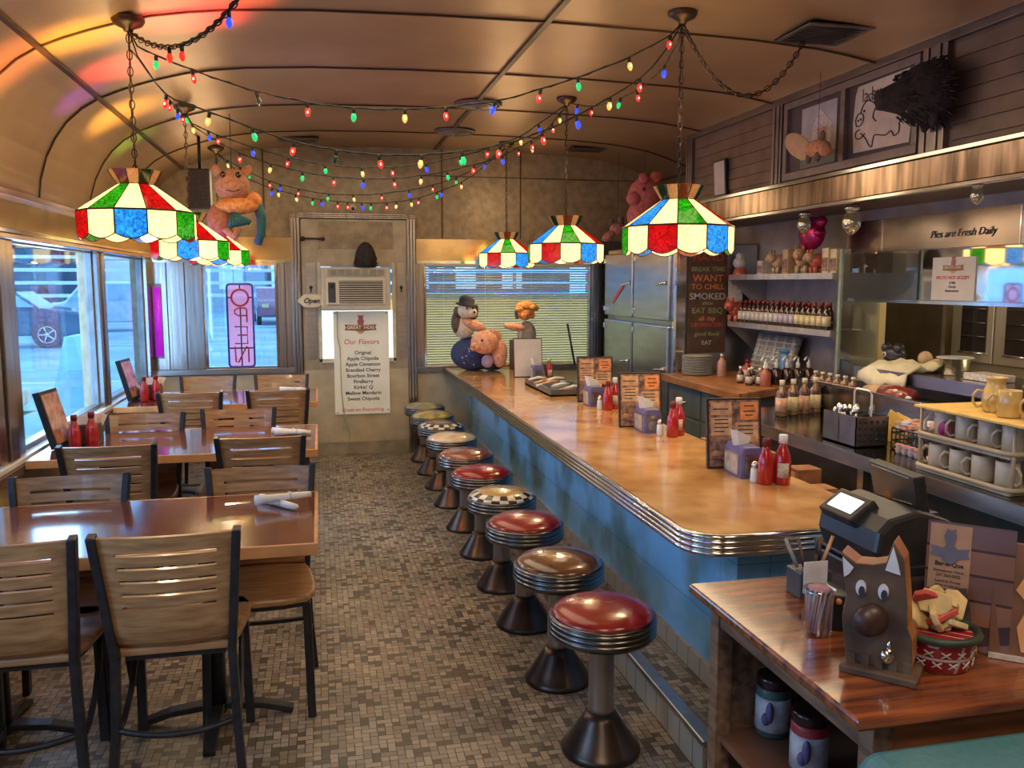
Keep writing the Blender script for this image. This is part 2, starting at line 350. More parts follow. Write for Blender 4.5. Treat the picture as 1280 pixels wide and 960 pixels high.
# left wall: sill, mullions, header
zs0, zs1 = .765, 1.81
muls = [(-2.2, -1.1), (.45, .75), (2.35, 2.65), (4.22, 4.58), (6.2, 6.40), (7.86, 8.18)]
ys = sorted(set([v for m in muls for v in m]))
holes = [(a[1], b[0], zs0, zs1) for a, b in zip(muls, muls[1:])]
struct('wall_left', wall_grid(ys, [0, zs0, zs1, 2.03], holes, XL-.1, XL, 'y'), khaki)
tanwall = mat('tan_wainscot', (.46, .32, .16), .35, 0, .18, 6, coat=.3)
trim(MB().box(XL, XL+.012, -2.2, YF-.04, .12, .69), tanwall)
purp = mat('polished_header', (.55, .40, .42), .2, 1, .2, 3)
trim(MB().box(XL, XL+.02, -2.2, YF-.04, 1.86, 2.02), bandm)
trim(MB().box(XL, XL+.06, -2.2, YF-.04, 2.0, 2.035), purp, bevel=.004)
trim(MB().box(XL, XL+.075, -2.2, YF-.05, 1.80, 1.825), purp, bevel=.004)
trim(MB().box(XL, XL+.05, -2.2, YF-.05, 1.83, 1.855), chrome, bevel=.004)
trim(MB().box(XL-.02, XL+.05, -2.2, YF-.05, .735, .762), mat('white_sill', (.80, .82, .86), .2, 0, .05, 5, coat=.5), bevel=.004)
trim(MB().box(XL, XL+.06, -2.2, YF-.05, .69, .733), mat('dark_sill', (.13, .085, .06), .3, 0, .3), bevel=.004)
struct('baseboard_left', MB().box(XL, XL+.02, -2.2, YF-.04, 0, .11), mat('brown_base_tile', (.12, .08, .05), .35))
for a, b in muls[1:-1]:
    k = MB(); w = (b-a)/3
    for i in range(3): k.box(XL-.02, XL+.03+.012*(i == 1), a+i*w+.004, a+(i+1)*w-.004, .765, 1.80)
    trim(k, colm, bevel=.004)
trim(MB().box(XL, XL+.03, 7.87, YF-.03, .765, 1.80), colm, bevel=.004)
for i, h in enumerate(holes):
    if h[0] < -1: pass
    t = .02; f = MB(); y0, y1, z0, z1 = h
    f.box(XL-.05, XL-.005, y0, y1, z0, z0+t).box(XL-.05, XL-.005, y0, y1, z1-t, z1).box(XL-.05, XL-.005, y0, y0+t, z0+t, z1-t).box(XL-.05, XL-.005, y1-t, y1, z0+t, z1-t)
    o = struct('window_%d' % (i+3), f, darksteel); MB().box(XL-.035, XL-.030, y0+t, y1-t, z0+t, z1-t).build('pane', winm, o)
# back wall behind the camera, right wall
struct('wall_back', MB().box(XL-.1, XR+.1, -2.3, -2.2, 0, 2.95), khaki)
RKO = (2.0, 4.97, 1.085, 1.485)
mirror = mat('mirror_steel', (.72, .70, .66), .04, 1, .05, 4)
mb = wall_grid([-2.2, 2.0, 4.97, YF], [0, 1.085, 1.485, 2.05], [RKO], XK, XK+.06, 'y'); struct('wall_right', mb, mat('kitchen_wall_steel', (.30, .26, .25), .4, .4, .2, 5))
struct('wall_side', MB().box(XR, XR+.1, 5.5, YF, 0, 2.04), khaki)
trim(MB().box(XK-.012, XK, 1.2, 4.99, 1.50, 1.785), mirror)
trim(MB().box(XK-.02, XK, 1.2, 5.02, 1.478, 1.498), chrome)
hp = struct('trim_70', MB().box(XK-.014, XK, 1.2, 5.06, 1.79, 1.985), mat('header_panel', (.40, .33, .29), .22, 1, .2, 3))
MB().box(XK-.018, XK-.013, 3.625, 3.632, 1.79, 1.985).box(XK-.018, XK-.013, 4.70, 4.706, 1.79, 1.985).build('panel_joint', chrome, hp)
text('Pies are Fresh Daily', .058, mat('faded_ink', (.07, .05, .045), .5), hp, (XK-.017, 4.03, 1.865), (pi/2, 0, -pi/2), shear=.35, xs=1.05)
# boxed-out bulkhead over the kitchen
XB = 2.88
dwood = mat('aged_panel', (.17, .115, .08), .45, .35, .25, 6)
struct('wall_bulkhead', MB().box(XB, XK+.2, -2.2, 6.42, 2.05, 2.775), dwood)
bulkm = mat('bulkhead_band', (.36, .26, .20), .2, 1, .5, 3.5, stretch=(1, 5, .6))
trim(MB().box(XB-.035, XB, -2.2, 6.42, 2.052, 2.19), bulkm, bevel=.003)
trim(MB().box(XB-.045, XB, -2.2, 6.42, 2.192, 2.215), chrome, bevel=.003)
trim(MB().box(XB-.045, XB, -2.2, 6.42, 2.03, 2.05), chrome, bevel=.003)
trim(MB().box(XB-.03, XB, -2.2, 6.44, 2.70, 2.778), mat('dark_rail', (.18, .14, .13), .35, .8, .2, 5), bevel=.003)
trim(MB().box(XB-.045, XB-.028, -2.2, 6.44, 2.735, 2.75), darksteel)
rib = mat('fluted_mullion', (.30, .26, .25), .3, .9, .2, 5)
for a, w in ((6.33, .09), (5.0, .10), (3.55, .16), (1.9, .14)):
    k = MB()
    for i in range(4): k.box(XB-.03-.008*(i % 2), XB, a+i*w/4+.002, a+(i+1)*w/4-.002, 2.215, 2.70)
    trim(k, rib, bevel=.002)
for a, b in ((5.11, 6.32), (2.05, 3.54)):
    mb = MB()
    for k in range(6): mb.box(XB-.010, XB, a+.02, b-.02, 2.25+k*.073, 2.25+k*.073+.070)
    trim(mb, dwood, bevel=.002)
struct('wall_fridge_bay', MB().box(XK+.06, XR, 6.42, YF-.03, 0, .02), darksteel)
# kitchen beyond the pass
kst = mat('kitchen_panel_steel', (.42, .36, .26), .35, .6, .12, 4)
struct('wall_kitchen', MB().box(5.6, 5.7, 1.5, 5.8, 0, 2.5).box(XK+.06, 5.7, 5.7, 5.8, 0, 2.5).box(XK+.06, 5.7, 1.4, 1.5, 0, 2.5), kst)
struct('ceiling_kitchen', MB().box(XK+.06, 5.7, 1.4, 5.8, 2.5, 2.55), cream)
# raised footrest step and counter wall
XS = 1.19
riser = tile_mat('riser_tile', (.42, .36, .27), (.10, .08, .06), .105, .13, .35)
trim(MB().box(XS, 1.95, 2.42, YF-.04, 0, .12), FLM)
trim(MB().box(XS-.012, XS, 2.42, YF-.04, 0, .112), riser)
trim(MB().box(XS-.022, XS+.035, 2.40, YF-.04, .112, .135), mat('step_nosing', (.42, .44, .46), .3, 1), bevel=.006)
# ================= COUNTER =================
ct = thing('lunch_counter', 'long diner counter with marbled orange top, ribbed chrome edge and light blue tiled front', 'counter', (1.5, 2.6, .12))
cx0, cx1, cy0, cy1, ctz = 1.15, 1.905, 2.45, YF-.03, .80
def cout(inset): return [(cx1-inset, cy1)] + [(cx0+inset, cy1)] + arc(cx0+.13, cy0+.13, .13-inset, 180, 270, 8) + [(cx1-inset, cy0+inset)]
topm = mat('marbled_counter_top', (.55, .24, .06), .16, 0, .15, 4.5, col2=(.82, .50, .20), detail=8, coat=.4)
MB().prism(cout(.004), ctz-.06, ctz, 'xy').build('counter_top', topm, ct)
mb = MB()
for k in range(4): mb.prism(cout(-.003 if k % 2 else .003), ctz-.072+k*.018, ctz-.055+k*.018, 'xy')
mb2 = MB()
for k, z in enumerate((.735, .753, .771, .789)):
    p = [(cx0-.004, cy1-.01)] + arc(cx0+.13, cy0+.13, .134, 180, 270, 10) + [(cx1, cy0-.004)]
    mb2.tube([(x, y, z) for x, y in p], .0105, 8)
mb2.build('edge_trim', chrome, ct)
MB().prism(cout(.006), .722, .74, 'xy').build('top_underside', darksteel, ct)
bluet = tile_mat('blue_counter_tile', (.20, .55, .92), (.14, .40, .70), 1.3, .26, .22, 0, (.24, .60, .95), coat=.4, blotch=(.55, .48, .34))  # olive blotches painted into the tile colour imitate reflections of the stools
MB().box(1.375, 1.85, 2.6, cy1, .20, .724).build('front_panel', bluet, ct)
MB().box(1.362, 1.86, 2.585, cy1, .12, .20).build('base_tile', riser, ct)
MB().box(1.60, 1.855, 2.592, 2.6, .2, .724).build('end_panel', mat('grey_end_panel', (.33, .33, .32), .4, 0, .15, 4), ct)
# ================= STOOLS =================
stbase = mat('bronzed_stool_base', (.075, .055, .045), .32, .8, .35, 6)
stcol = mat('worn_stool_column', (.36, .32, .29), .35, .85, .2, 7, stretch=(1, 1, .3))
string_ = mat('stool_ring', (.16, .15, .14), .25, 1, .25, 6)
def seatmat(nm, c, c2, sc, dist=1.5, coat=.6):
    m = mat(nm, c, .22, 0, .2, sc, col2=c2, detail=6, coat=coat); return m
red1 = seatmat('red_vinyl', (.26, .004, .004), (.34, .008, .006), 3, coat=.25)
redscr = seatmat('red_vinyl_scribbled', (.22, .004, .004), (.30, .03, .02), 12, coat=.25)
brn = seatmat('brown_gold_vinyl', (.06, .022, .008), (.24, .10, .03), 9, coat=.6)
drk = seatmat('dark_red_green_vinyl', (.09, .07, .045), (.36, .10, .06), 12)
crm = seatmat('cream_vinyl', (.68, .50, .30), (.80, .66, .46), 5)
grn = seatmat('green_grey_vinyl', (.20, .20, .13), (.42, .36, .18), 9)
olv = seatmat('olive_yellow_vinyl', (.07, .08, .04), (.55, .42, .10), 11)
gold = seatmat('gold_centre_vinyl', (.30, .19, .06), (.62, .42, .14), 4)
blk = seatmat('black_vinyl', (.02, .018, .016), (.04, .035, .03), 8); wht = seatmat('white_vinyl', (.72, .66, .52), (.8, .75, .62), 8)
sy = [2.66, 3.20, 3.78, 4.30, 4.86, 5.41, 6.02, 6.56, 7.09, 7.64]
seats = [(redscr, 'red vinyl cushion with pale scribbled design'), (brn, 'glossy brown and gold cushion'), (redscr, 'red cushion with a faded print'), ('ck', 'black and white checkered rim around a gold cushion'),
         (red1, 'plain glossy red cushion'), (drk, 'dark red and grey printed cushion'), (crm, 'cream cushion with a small brown spot'), ('ck2', 'checkered rim around a dark gold cushion'), (olv, 'olive and yellow printed cushion'), (grn, 'grey-green cushion')]
where = ['nearest of the row, beside the wooden cabinet', 'second from the near end', 'third from the near end', 'fourth from the near end', 'fifth from the near end', 'behind the plain red one', 'seventh from the near end', 'eighth from the near end', 'next to last by the far door', 'last of the row, against the far wall']
for (m, lab), w, y in zip(seats, where, sy):
    t = thing('counter_stool', 'fixed chrome diner stool, %s, %s' % (lab, w), 'stool', (.912, y, 0), 'diner stools along the counter')
    if len(t['label'].split()) > 16: t['label'] = 'diner stool, %s, %s' % (lab, w)
    while len(t['label'].split()) > 16: t['label'] = t['label'].rsplit(' ', 1)[0]
    c = (.912, y, 0)
    MB().lathe([(.135, 0), (.137, .012), (.128, .022), (.112, .045), (.086, .085), (.064, .12), (.050, .142)], c, 32).build('base', stbase, t)
    MB().lathe([(.048, .138), (.044, .16), (.043, .40), (.05, .41)], c, 24).build('column', stcol, t)
    pr = [(.05, .395), (.10, .402), (.172, .415), (.178, .422)]
    for k in range(3): pr += [(.181, .426+k*.018), (.184, .433+k*.018), (.181, .441+k*.018), (.176, .443+k*.018)]
    pr += [(.182, .480), (.182, .486), (.17, .489)]
    MB().lathe(pr, c, 40).build('seat_ring', string_, t)
    cp = [(.172, .484), (.172, .492), (.162, .503), (.145, .512), (.125, .518), (.09, .525), (.05, .529), (1e-5, .531)]
    if isinstance(m, str):
        mm = [gold if m == 'ck' else brn, blk, wht]
        MB().lathe(cp, c, 48, mf=lambda i, k: (1+((k//2+i//2) % 2)) if i < 4 else 0).build('cushion', mm, t)
    elif m is crm:
        MB().lathe(cp, c, 36, mf=lambda i, k: 1 if (i >= 5 and k in (1, 2, 3, 4)) else 0).build('cushion', [crm, brn], t)
    else: MB().lathe(cp, c, 36).build('cushion', m, t)
# ================= CHAIRS =================
def make_chair():
    t = thing('dining_chair', 'x', 'chair', (0, 0, 0), 'wooden cafe chairs around the dining tables')
    def hw(z): return .172 + (.205-.172)*max(0, (z-.45))/.41
    def by(z): return -.205 - .07*max(0, (z-.45)/.41)**1.2
    mb = MB()
    for s in (-1, 1):
        pts = [(s*hw(z), by(z), z) for z in (.45, .55, .65, .75, .86)]
        MB().strip(pts, .026, .042, ax=(1, 0, 0)).build('back_post', blackm, t, bevel=.004)
        MB().strip([(s*.195, -.245, 0), (s*.18, -.215, .22), (s*.172, -.205, .45)], .026, .036, ax=(1, 0, 0)).build('leg', blackm, t, bevel=.003)
        MB().strip([(s*.185, .185, 0), (s*.175, .17, .44)], .03, .03, ax=(1, 0, 0)).build('leg', blackm, t, bevel=.003)
        MB().tube([(s*.180, -.215, .20), (s*.178, -.12, .205), (s*.175, -.01, .25), (s*.172, .08, .34), (s*.168, .12, .43)], .010, 6).build('brace', blackm, t)
    # curved back panel with five slots
    zs = [.475, .50, .54, .60]; z = .60
    for k in range(5): zs += [.615+k*.044, .626+k*.044]
    zs = sorted(set(zs + [.83, .845, .852])); us = [-1, -.9, -.76, -.6, -.4, -.2, 0, .2, .4, .6, .76, .9, 1]
    slot = [(.615+k*.044, .626+k*.044) for k in range(5)]
    mb = MB(); nu = len(us)
    for z in zs:
        for u in us:
            h_ = hw(z)-.010
            yy = by(z) - .022*(1-u*u) + (.04*((.53-z)/.055)**2 if z < .53 else 0)
            mb.v.append(Vector((u*h_, yy, z)))
    for i in range(len(zs)-1):
        for j in range(nu-1):
            if any(abs(zs[i]-a) < .001 and abs(zs[i+1]-b) < .001 for a, b in slot) and 2 <= j < nu-3: continue
            mb.f.append([i*nu+j, i*nu+j+1, (i+1)*nu+j+1, (i+1)*nu+j]); mb.m.append(0); mb.s.append(False)
    mb.build('backrest', wood, t, solid=.012)
    # saddle seat
    sp = [(-.165, -.195)] + [(-.19, -.10), (-.207, .05)] + [(-.205, .15), (-.18, .205), (-.10, .225), (0, .23), (.10, .225), (.18, .205), (.205, .15), (.207, .05), (.19, -.10), (.165, -.195)]
    MB().prism(sp, .445, .472, 'xy', sm=False).build('seat', wood, t, bevel=.009)
    MB().prism([(x*.9, y*.9) for x, y in sp], .425, .446, 'xy').build('seat_frame', blackm, t)
    MB().tube([(.182*u, -.218-.03*(1-u*u), .225-.02*(1-u*u)) for u in [-1+k/6 for k in range(13)]], .010, 6).build('rear_stretcher', blackm, t)
    return t
chair0 = make_chair()
chairs = [(-.465, 2.66, 1, 'wooden slotted-back chair nearest the camera, back to it, at the aisle end of first table'),
          (-.925, 2.66, 1, 'wooden chair cropped by the left photo edge, back to camera at nearest table'),
          (-.245, 3.57, -1, 'slotted wooden chair facing the camera, tucked under the aisle end of nearest table'),
          (-.955, 3.56, -1, 'slotted wooden chair facing the camera at the window end of the nearest table'),
          (-.29, 4.28, 1, 'wooden chair seen from behind at the aisle end of the middle table'),
          (-.965, 4.20, 1, 'wooden chair seen from behind by the window at the middle table'),
          (-.475, 5.26, -1, 'wooden chair facing camera on the far side of the middle table, aisle end'),
          (-.98, 5.19, -1, 'wooden chair facing camera on the far side of middle table, beside the window'),
          (-.87, 6.14, 1, 'wooden chair seen from behind at the window end of the farthest table'),
          (-.29, 6.14, 1, 'wooden chair seen from behind at the aisle end of the farthest table'),
          (-.87, 7.16, -1, 'wooden chair facing camera behind the farthest table, beneath the neon sign window'),
          (-.305, 7.15, -1, 'wooden chair facing camera behind the farthest table, nearest the far door')]
for i, (x, y, s, lab) in enumerate(chairs):
    c = chair0 if i == 0 else copy_tree(chair0)
    c.location = (x, y + s*.275, 0); c.rotation_euler.z = 0 if s > 0 else pi
    c['label'] = lab
# ================= DINING TABLES =================
lam = mat('mahogany_laminate', (.13, .035, .018), .13, 0, .2, 2.5, col2=(.22, .07, .035), detail=5, coat=.5)
edge = mat('orange_edge_band', (.62, .30, .11), .35, 0, .2, 8)
trs = [(2.80, 3.53, 'nearest mahogany dining table with orange wood edge, crossed napkin rolls on it'), (4.43, 5.24, 'middle mahogany dining table under the left windows, with ketchup and a menu rack'), (6.24, 7.05, 'farthest mahogany dining table, pink neon reflected on its top, near the far wall')]
for y0, y1, lab in trs:
    t = thing('dining_table', lab, 'table', (-.72, (y0+y1)/2, 0), 'dining tables along the windows')
    MB().box(XL+.065, -.035, y0+.012, y1-.012, .735, .752).build('table_top', lam, t)
    e = MB(); e.box(XL+.065, -.022, y0, y0+.012, .712, .7525).box(XL+.065, -.022, y1-.012, y1, .712, .7525).box(-.034, -.021, y0+.012, y1-.012, .712, .7525).box(XL+.065, -.035, y0+.012, y1-.012, .712, .735)
    e.build('edge_band', edge, t, bevel=.003)
    ym = (y0+y1)/2
    for x in (-.40, -1.12):
        MB().lathe([(.035, .03), (.035, .70)], (x, ym, 0), 16).build('leg', blackm, t)
        MB().box(x-.22, x+.22, ym-.03, ym+.03, .697, .712).box(x-.03, x+.03, ym-.22, ym+.22, .697, .712).build('support_plate', blackm, t)
        f = MB()
        for a in (0, pi/2, pi, 3*pi/2):
            dx, dy = cos(a), sin(a)
            f.strip([(x+dx*.03, ym+dy*.03, .06), (x+dx*.16, ym+dy*.16, .045), (x+dx*.27, ym+dy*.27, .012)], [.06, .05, .04], .022, ax=(-dy, dx, 0))
        f.build('foot', blackm, t, bevel=.003)
def napkin_roll(x, y, z, a, lab, n=1, L=.20):
    t = thing('napkin_roll', lab, 'napkin', (x, y, z), 'paper napkins rolled round cutlery')
    M = Matrix.Translation((x, y, z)) @ Matrix.Rotation(a, 4, 'Z')
    MB().tube([M @ Vector(p) for p in [(-L/2, 0, .014), (-L/4, .003, .014), (0, 0, .015), (L/4, -.003, .014), (L/2, 0, .013)]], [.020, .016, .013, .014, .011], 10).build('paper_wrap', white, t)
    MB().tube([M @ Vector(p) for p in [(L*.1, 0, .0165), (L*.13, 0, .0165)]], .0165, 10).build('paper_band', mat('band_paper', (.6, .55, .5), .6), t)
    return t
p = at(348, 632, Z=.755); napkin_roll(p.x, p.y, .753, -.85, 'white napkin roll lying diagonally on top of the crossed pair, nearest table', L=.21)
napkin_roll(p.x+.02, p.y-.01, .776, .30, 'white napkin roll crossing over another on the nearest table', L=.21)
p = at(366, 543, Z=.755); napkin_roll(p.x, p.y, .753, -.12, 'white napkin roll at the aisle end of the middle table', L=.2)
napkin_roll(p.x-.02, p.y+.045, .753, -.35, 'second white napkin roll behind the first on the middle table', L=.2)
p = at(366, 488, Z=.755); napkin_roll(p.x, p.y, .753, -.15, 'white napkin roll on the farthest table, at its aisle end', L=.2)
# ---- condiments ----
def ketchup(x, y, z, lab, h=.19, cap=None, grp='red ketchup bottles', label=True, rz=0):
    t = thing('ketchup_bottle', lab, 'bottle', (x, y, z), grp); k = h/.19
    MB().lathe([(.028*k, 0), (.032*k, .006*k), (.032*k, .085*k), (.029*k, .11*k), (.019*k, .135*k), (.014*k, .15*k), (.0135*k, .162*k)], (x, y, z), 20).build('bottle_body', redsauce, t)
    MB().lathe([(.0165*k, .158*k), (.0165*k, .188*k), (.014*k, .19*k)], (x, y, z), 16).build('bottle_cap', cap or white, t)
    if label:
        M = Matrix.Translation((x, y, z)) @ Matrix.Rotation(rz, 4, 'Z')
        vs = [M @ Vector((.0326*k*sin(a), -.0326*k*cos(a), zz*k)) for zz in (.03, .085) for a in [(-.7+1.4*i/6) for i in range(7)]]
        MB().add(vs, [(i, i+1, i+8, i+7) for i in range(6)], 0, True).build('paper_label', mat('tan_label', (.55, .48, .36), .5, 0, .3, 60), t, solid=.0008)
    return t
def menu_card(x, y, z, rz, w, h, lab, tilt=.12, print_=True, thick=.02):
    t = thing('menu_holder', lab, 'menu', (x, y, z), 'standing framed menus')
    M = Matrix.Translation((x, y, z)) @ Matrix.Rotation(rz, 4, 'Z') @ Matrix.Rotation(-tilt, 4, 'X')
    b = .010; f = MB().box(0, w, 0, thick, 0, h, M=M); f.build('frame', mat('menu_frame', (.035, .02, .015), .3, 0, .3), t, bevel=.002)
    y0 = -.0022
    if print_:
        ob = MB(); ob.box(b, w-b, y0+.001, 0, b, h-b, M=M); ob.build('menu_sheet', brownp, t)
        q = MB(); W = w-2*b; H = h-2*b
        def cell(u0, u1, v0, v1, mi): q.box(b+u0*W, b+u1*W, y0-.0006, y0+.001, b+v0*H, b+v1*H, mi, M=M)
        cell(.03, .45, .47, .74, 0); cell(.03, .45, .78, .97, 0); cell(.62, .97, .70, .97, 1); cell(.52, .97, .36, .66, 0)
        q.build('printed_panels', [tanp, orange], t)
        q = MB()
        for u, v, ww in ((.08, .86, .3), (.10, .70, .28), (.10, .64, .28), (.10, .58, .28), (.10, .52, .2), (.57, .60, .3), (.57, .54, .3), (.57, .48, .3), (.70, .9, .2), (.68, .82, .24), (.72, .76, .15)):
            q.box(b+u*W, b+(u+ww)*W, y0-.0012, y0-.0004, b+v*H, b+(v+.018)*H, 0, M=M)
        q.build('menu_text_lines', inkd, t)
        q = MB(); R2 = random.Random(5)
        for k in range(7): q.ell(M @ Vector((b+W*R2.uniform(.1, .9), y0, b+H*R2.uniform(.06, .36))), (.016, .002, .012), 10, k % 3)
        q.build('food_photo', [tanp, redcap, white], t)
    else:
        MB().box(b*.7, w-b*.7, y0, 0, b*.7, h-b*.7, M=M).build('menu_sheet', mat('white_sheet', (.66, .62, .56), .25, 0, .08, 6), t)
    return t
def dispenser(x, y, z, rz, lab, s=1):
    t = thing('napkin_dispenser', lab, 'napkin dispenser', (x, y, z), 'blue napkin dispensers on the counter')
    M = Matrix.Translation((x, y, z)) @ Matrix.Rotation(rz, 4, 'Z') @ Matrix.Scale(s, 4)
    MB().prism([(-.05, 0), (.05, 0), (.05, .105), (.035, .13), (-.035, .13), (-.05, .105)], -.085, .085, 'xz', M=M).build('housing', mat('slate_blue_plastic', (.14, .13, .30), .35, 0, .15, 20, coat=.2), t, bevel=.004)
    MB().box(-.054, -.050, -.07, .07, .012, .098, M=M).build('card_frame', steel, t)
    MB().box(-.0555, -.0535, -.062, .062, .018, .092, M=M).build('advert_card', mat('advert_print', (.50, .38, .25), .4, 0, .4, 30, col2=(.62, .55, .45)), t)
    MB().box(-.032, .032, -.089, -.084, .02, .10, M=M).build('end_plate', mat('smoke_plate', (.30, .32, .33), .2, .8, .3, 30), t)
    MB().prism([(-.035, .125), (.03, .125), (.05, .155), (.02, .165), (-.06, .195)], -.004, .03, 'xz', M=M @ Matrix.Rotation(.6, 4, 'Z')).build('napkin', white, t)
    return t
def shaker(x, y, z, lab, h=.085):
    t = thing('salt_shaker', lab, 'shaker', (x, y, z), 'salt shakers on the counter'); k = h/.085
    MB().lathe([(.015*k, 0), (.018*k, .008*k), (.016*k, .055*k), (.012*k, .062*k)], (x, y, z), 14).build('glass_body', mat('salt_white', (.8, .78, .74), .15, 0, .05, 20, coat=.5), t)
    MB().lathe([(.014*k, .06*k), (.014*k, .075*k), (.008*k, .085*k), (1e-5, .087*k)], (x, y, z), 14).build('shaker_top', chrome, t)
sets = [((1.622, 3.36), (1.72, 3.23), (1.725, 3.055), (1.79, 3.04), (1.697, 3.09), 'nearest'), ((1.611, 4.45), (1.725, 4.315), (1.785, 4.12), (1.835, 4.16), (1.735, 4.17), 'second'), ((1.687, 5.48), (1.75, 5.33), (1.765, 5.09), (1.83, 5.14), (1.725, 5.13), 'third')]
for m, nd, k1, k2, sh, w in sets:
    menu_card(m[0], m[1], ctz, -.10, .245, .305, 'orange and brown framed menu standing behind the %s napkin dispenser on the counter' % w)
    dispenser(nd[0], nd[1], ctz, -.06, 'slate blue napkin dispenser in front of the %s framed menu on the counter' % w)
    ketchup(k1[0], k1[1], ctz, 'dark-capped ketchup bottle, left of two in the %s condiment group on the counter' % w, .185, redcap, label=False)
    ketchup(k2[0], k2[1], ctz, 'white-capped ketchup bottle, right of two in the %s condiment group on the counter' % w, .20, rz=-.4)
    shaker(sh[0], sh[1], ctz, 'small white salt shaker beside the ketchup in the %s counter condiment group' % w)
menu_card(1.605, 7.05, ctz, -.02, .25, .33, 'black framed menu with a blank pale sheet at the far end of the counter', print_=False)
dispenser(1.76, 6.86, ctz, -.1, 'small napkin dispenser before the black framed blank menu, far end of counter', .95)
ketchup(1.86, 6.86, ctz, 'ketchup bottle at the far end of the counter by the blank menu', .18)
# tray of cutlery rolls in plastic on the counter
t = thing('cutlery_tray', 'dark tray holding wrapped white cutlery rolls and papers on the counter', 'tray', (1.70, 6.2, ctz))
MB().box(1.58, 1.88, 5.78, 6.55, ctz, ctz+.012).box(1.58, 1.59, 5.78, 6.55, ctz, ctz+.05).box(1.87, 1.88, 5.78, 6.55, ctz, ctz+.05).box(1.59, 1.87, 5.78, 5.79, ctz, ctz+.05).box(1.59, 1.87, 6.54, 6.55, ctz, ctz+.05).build('tray_body', mat('smoked_tray', (.13, .14, .12), .2, .3, .3, 8, coat=.4), t)
for k in range(11):
    x, y = RN.uniform(1.62, 1.80), 5.85+k*.055
    tt = thing('cutlery_roll', 'narrow white wrapped cutlery roll piled in the dark counter tray', 'napkin', (x, y, ctz+.02), 'cutlery rolls in the tray')
    z0 = ctz+.03+.013*(k % 4)
    MB().tube([(x-.08, y-.03, z0), (x, y, z0+.012), (x+.07, y+.05+RN.uniform(-.02, .02), z0+.004)], [.008, .012, .009], 8).build('paper_wrap', white if k % 3 else tanp, tt)
# table-side condiments by the windows
for (mx, my, w) in ((-1.36, 4.80, 'middle'), (-1.36, 6.62, 'farthest')):
    t = thing('table_menu_rack', 'dark leaning menu rack with orange print on the %s table against the window' % w, 'menu', (mx, my, .753), 'menu racks on the dining tables')
    M = Matrix.Translation((mx+.02, my-.10, .753)) @ Matrix.Rotation(-.12, 4, 'Z') @ Matrix.Rotation(-.26, 4, 'Y')
    MB().box(0, .035, -.01, .20, 0, .30, M=M).build('frame', blackp, t, bevel=.003)
    MB().box(.035, .0365, 0, .19, .02, .28, M=M).build('printed_sheet', mat('glossy_print', (.40, .08, .04), .1, 0, .5, 16, col2=(.75, .38, .25), coat=.8), t)
    ketchup(mx+.13, my-.10, .753, 'ketchup bottle beside the menu rack on the %s table, left of two' % w, .18, redcap, label=False)
    ketchup(mx+.20, my-.05, .753, 'ketchup bottle on the %s table by the window, right of two' % w, .185, redcap, label=False)
    t = thing('napkin_stack', 'fan of white and peach paper napkins behind the ketchup on the %s table' % w, 'napkin', (mx+.14, my+.06, .753), 'napkin stacks on dining tables')
    MB().box(mx+.08, mx+.22, my+.01, my+.11, .753, .86).build('napkin_holder', darkgrey, t, bevel=.004)
    mb = MB()
    for k in range(5): mb.prism([(mx+.10+.02*k, .84), (mx+.15+.018*k, .84), (mx+.17+.02*k, .90+.01*(k % 2)), (mx+.12+.02*k, .91)], my+.03+.012*k, my+.034+.012*k, 'xz', k % 2)
    mb.build('napkins', [white, mat('peach_paper', (.85, .55, .4), .6)], t)
p = at(6, 650, Z=.76)
t = thing('table_menu_rack', 'wooden menu board leaning at the left photo edge on the nearest table', 'menu', (-1.3, 3.1, .753), 'menu racks on the dining tables')
M = Matrix.Translation((-1.375, 3.18, .753)) @ Matrix.Rotation(.2, 4, 'Z') @ Matrix.Rotation(-.25, 4, 'Y')
MB().prism(rrect(-.1, .1, 0, .20, .03), 0, .02, 'yz', M=M).build('board', wood, t, bevel=.003)
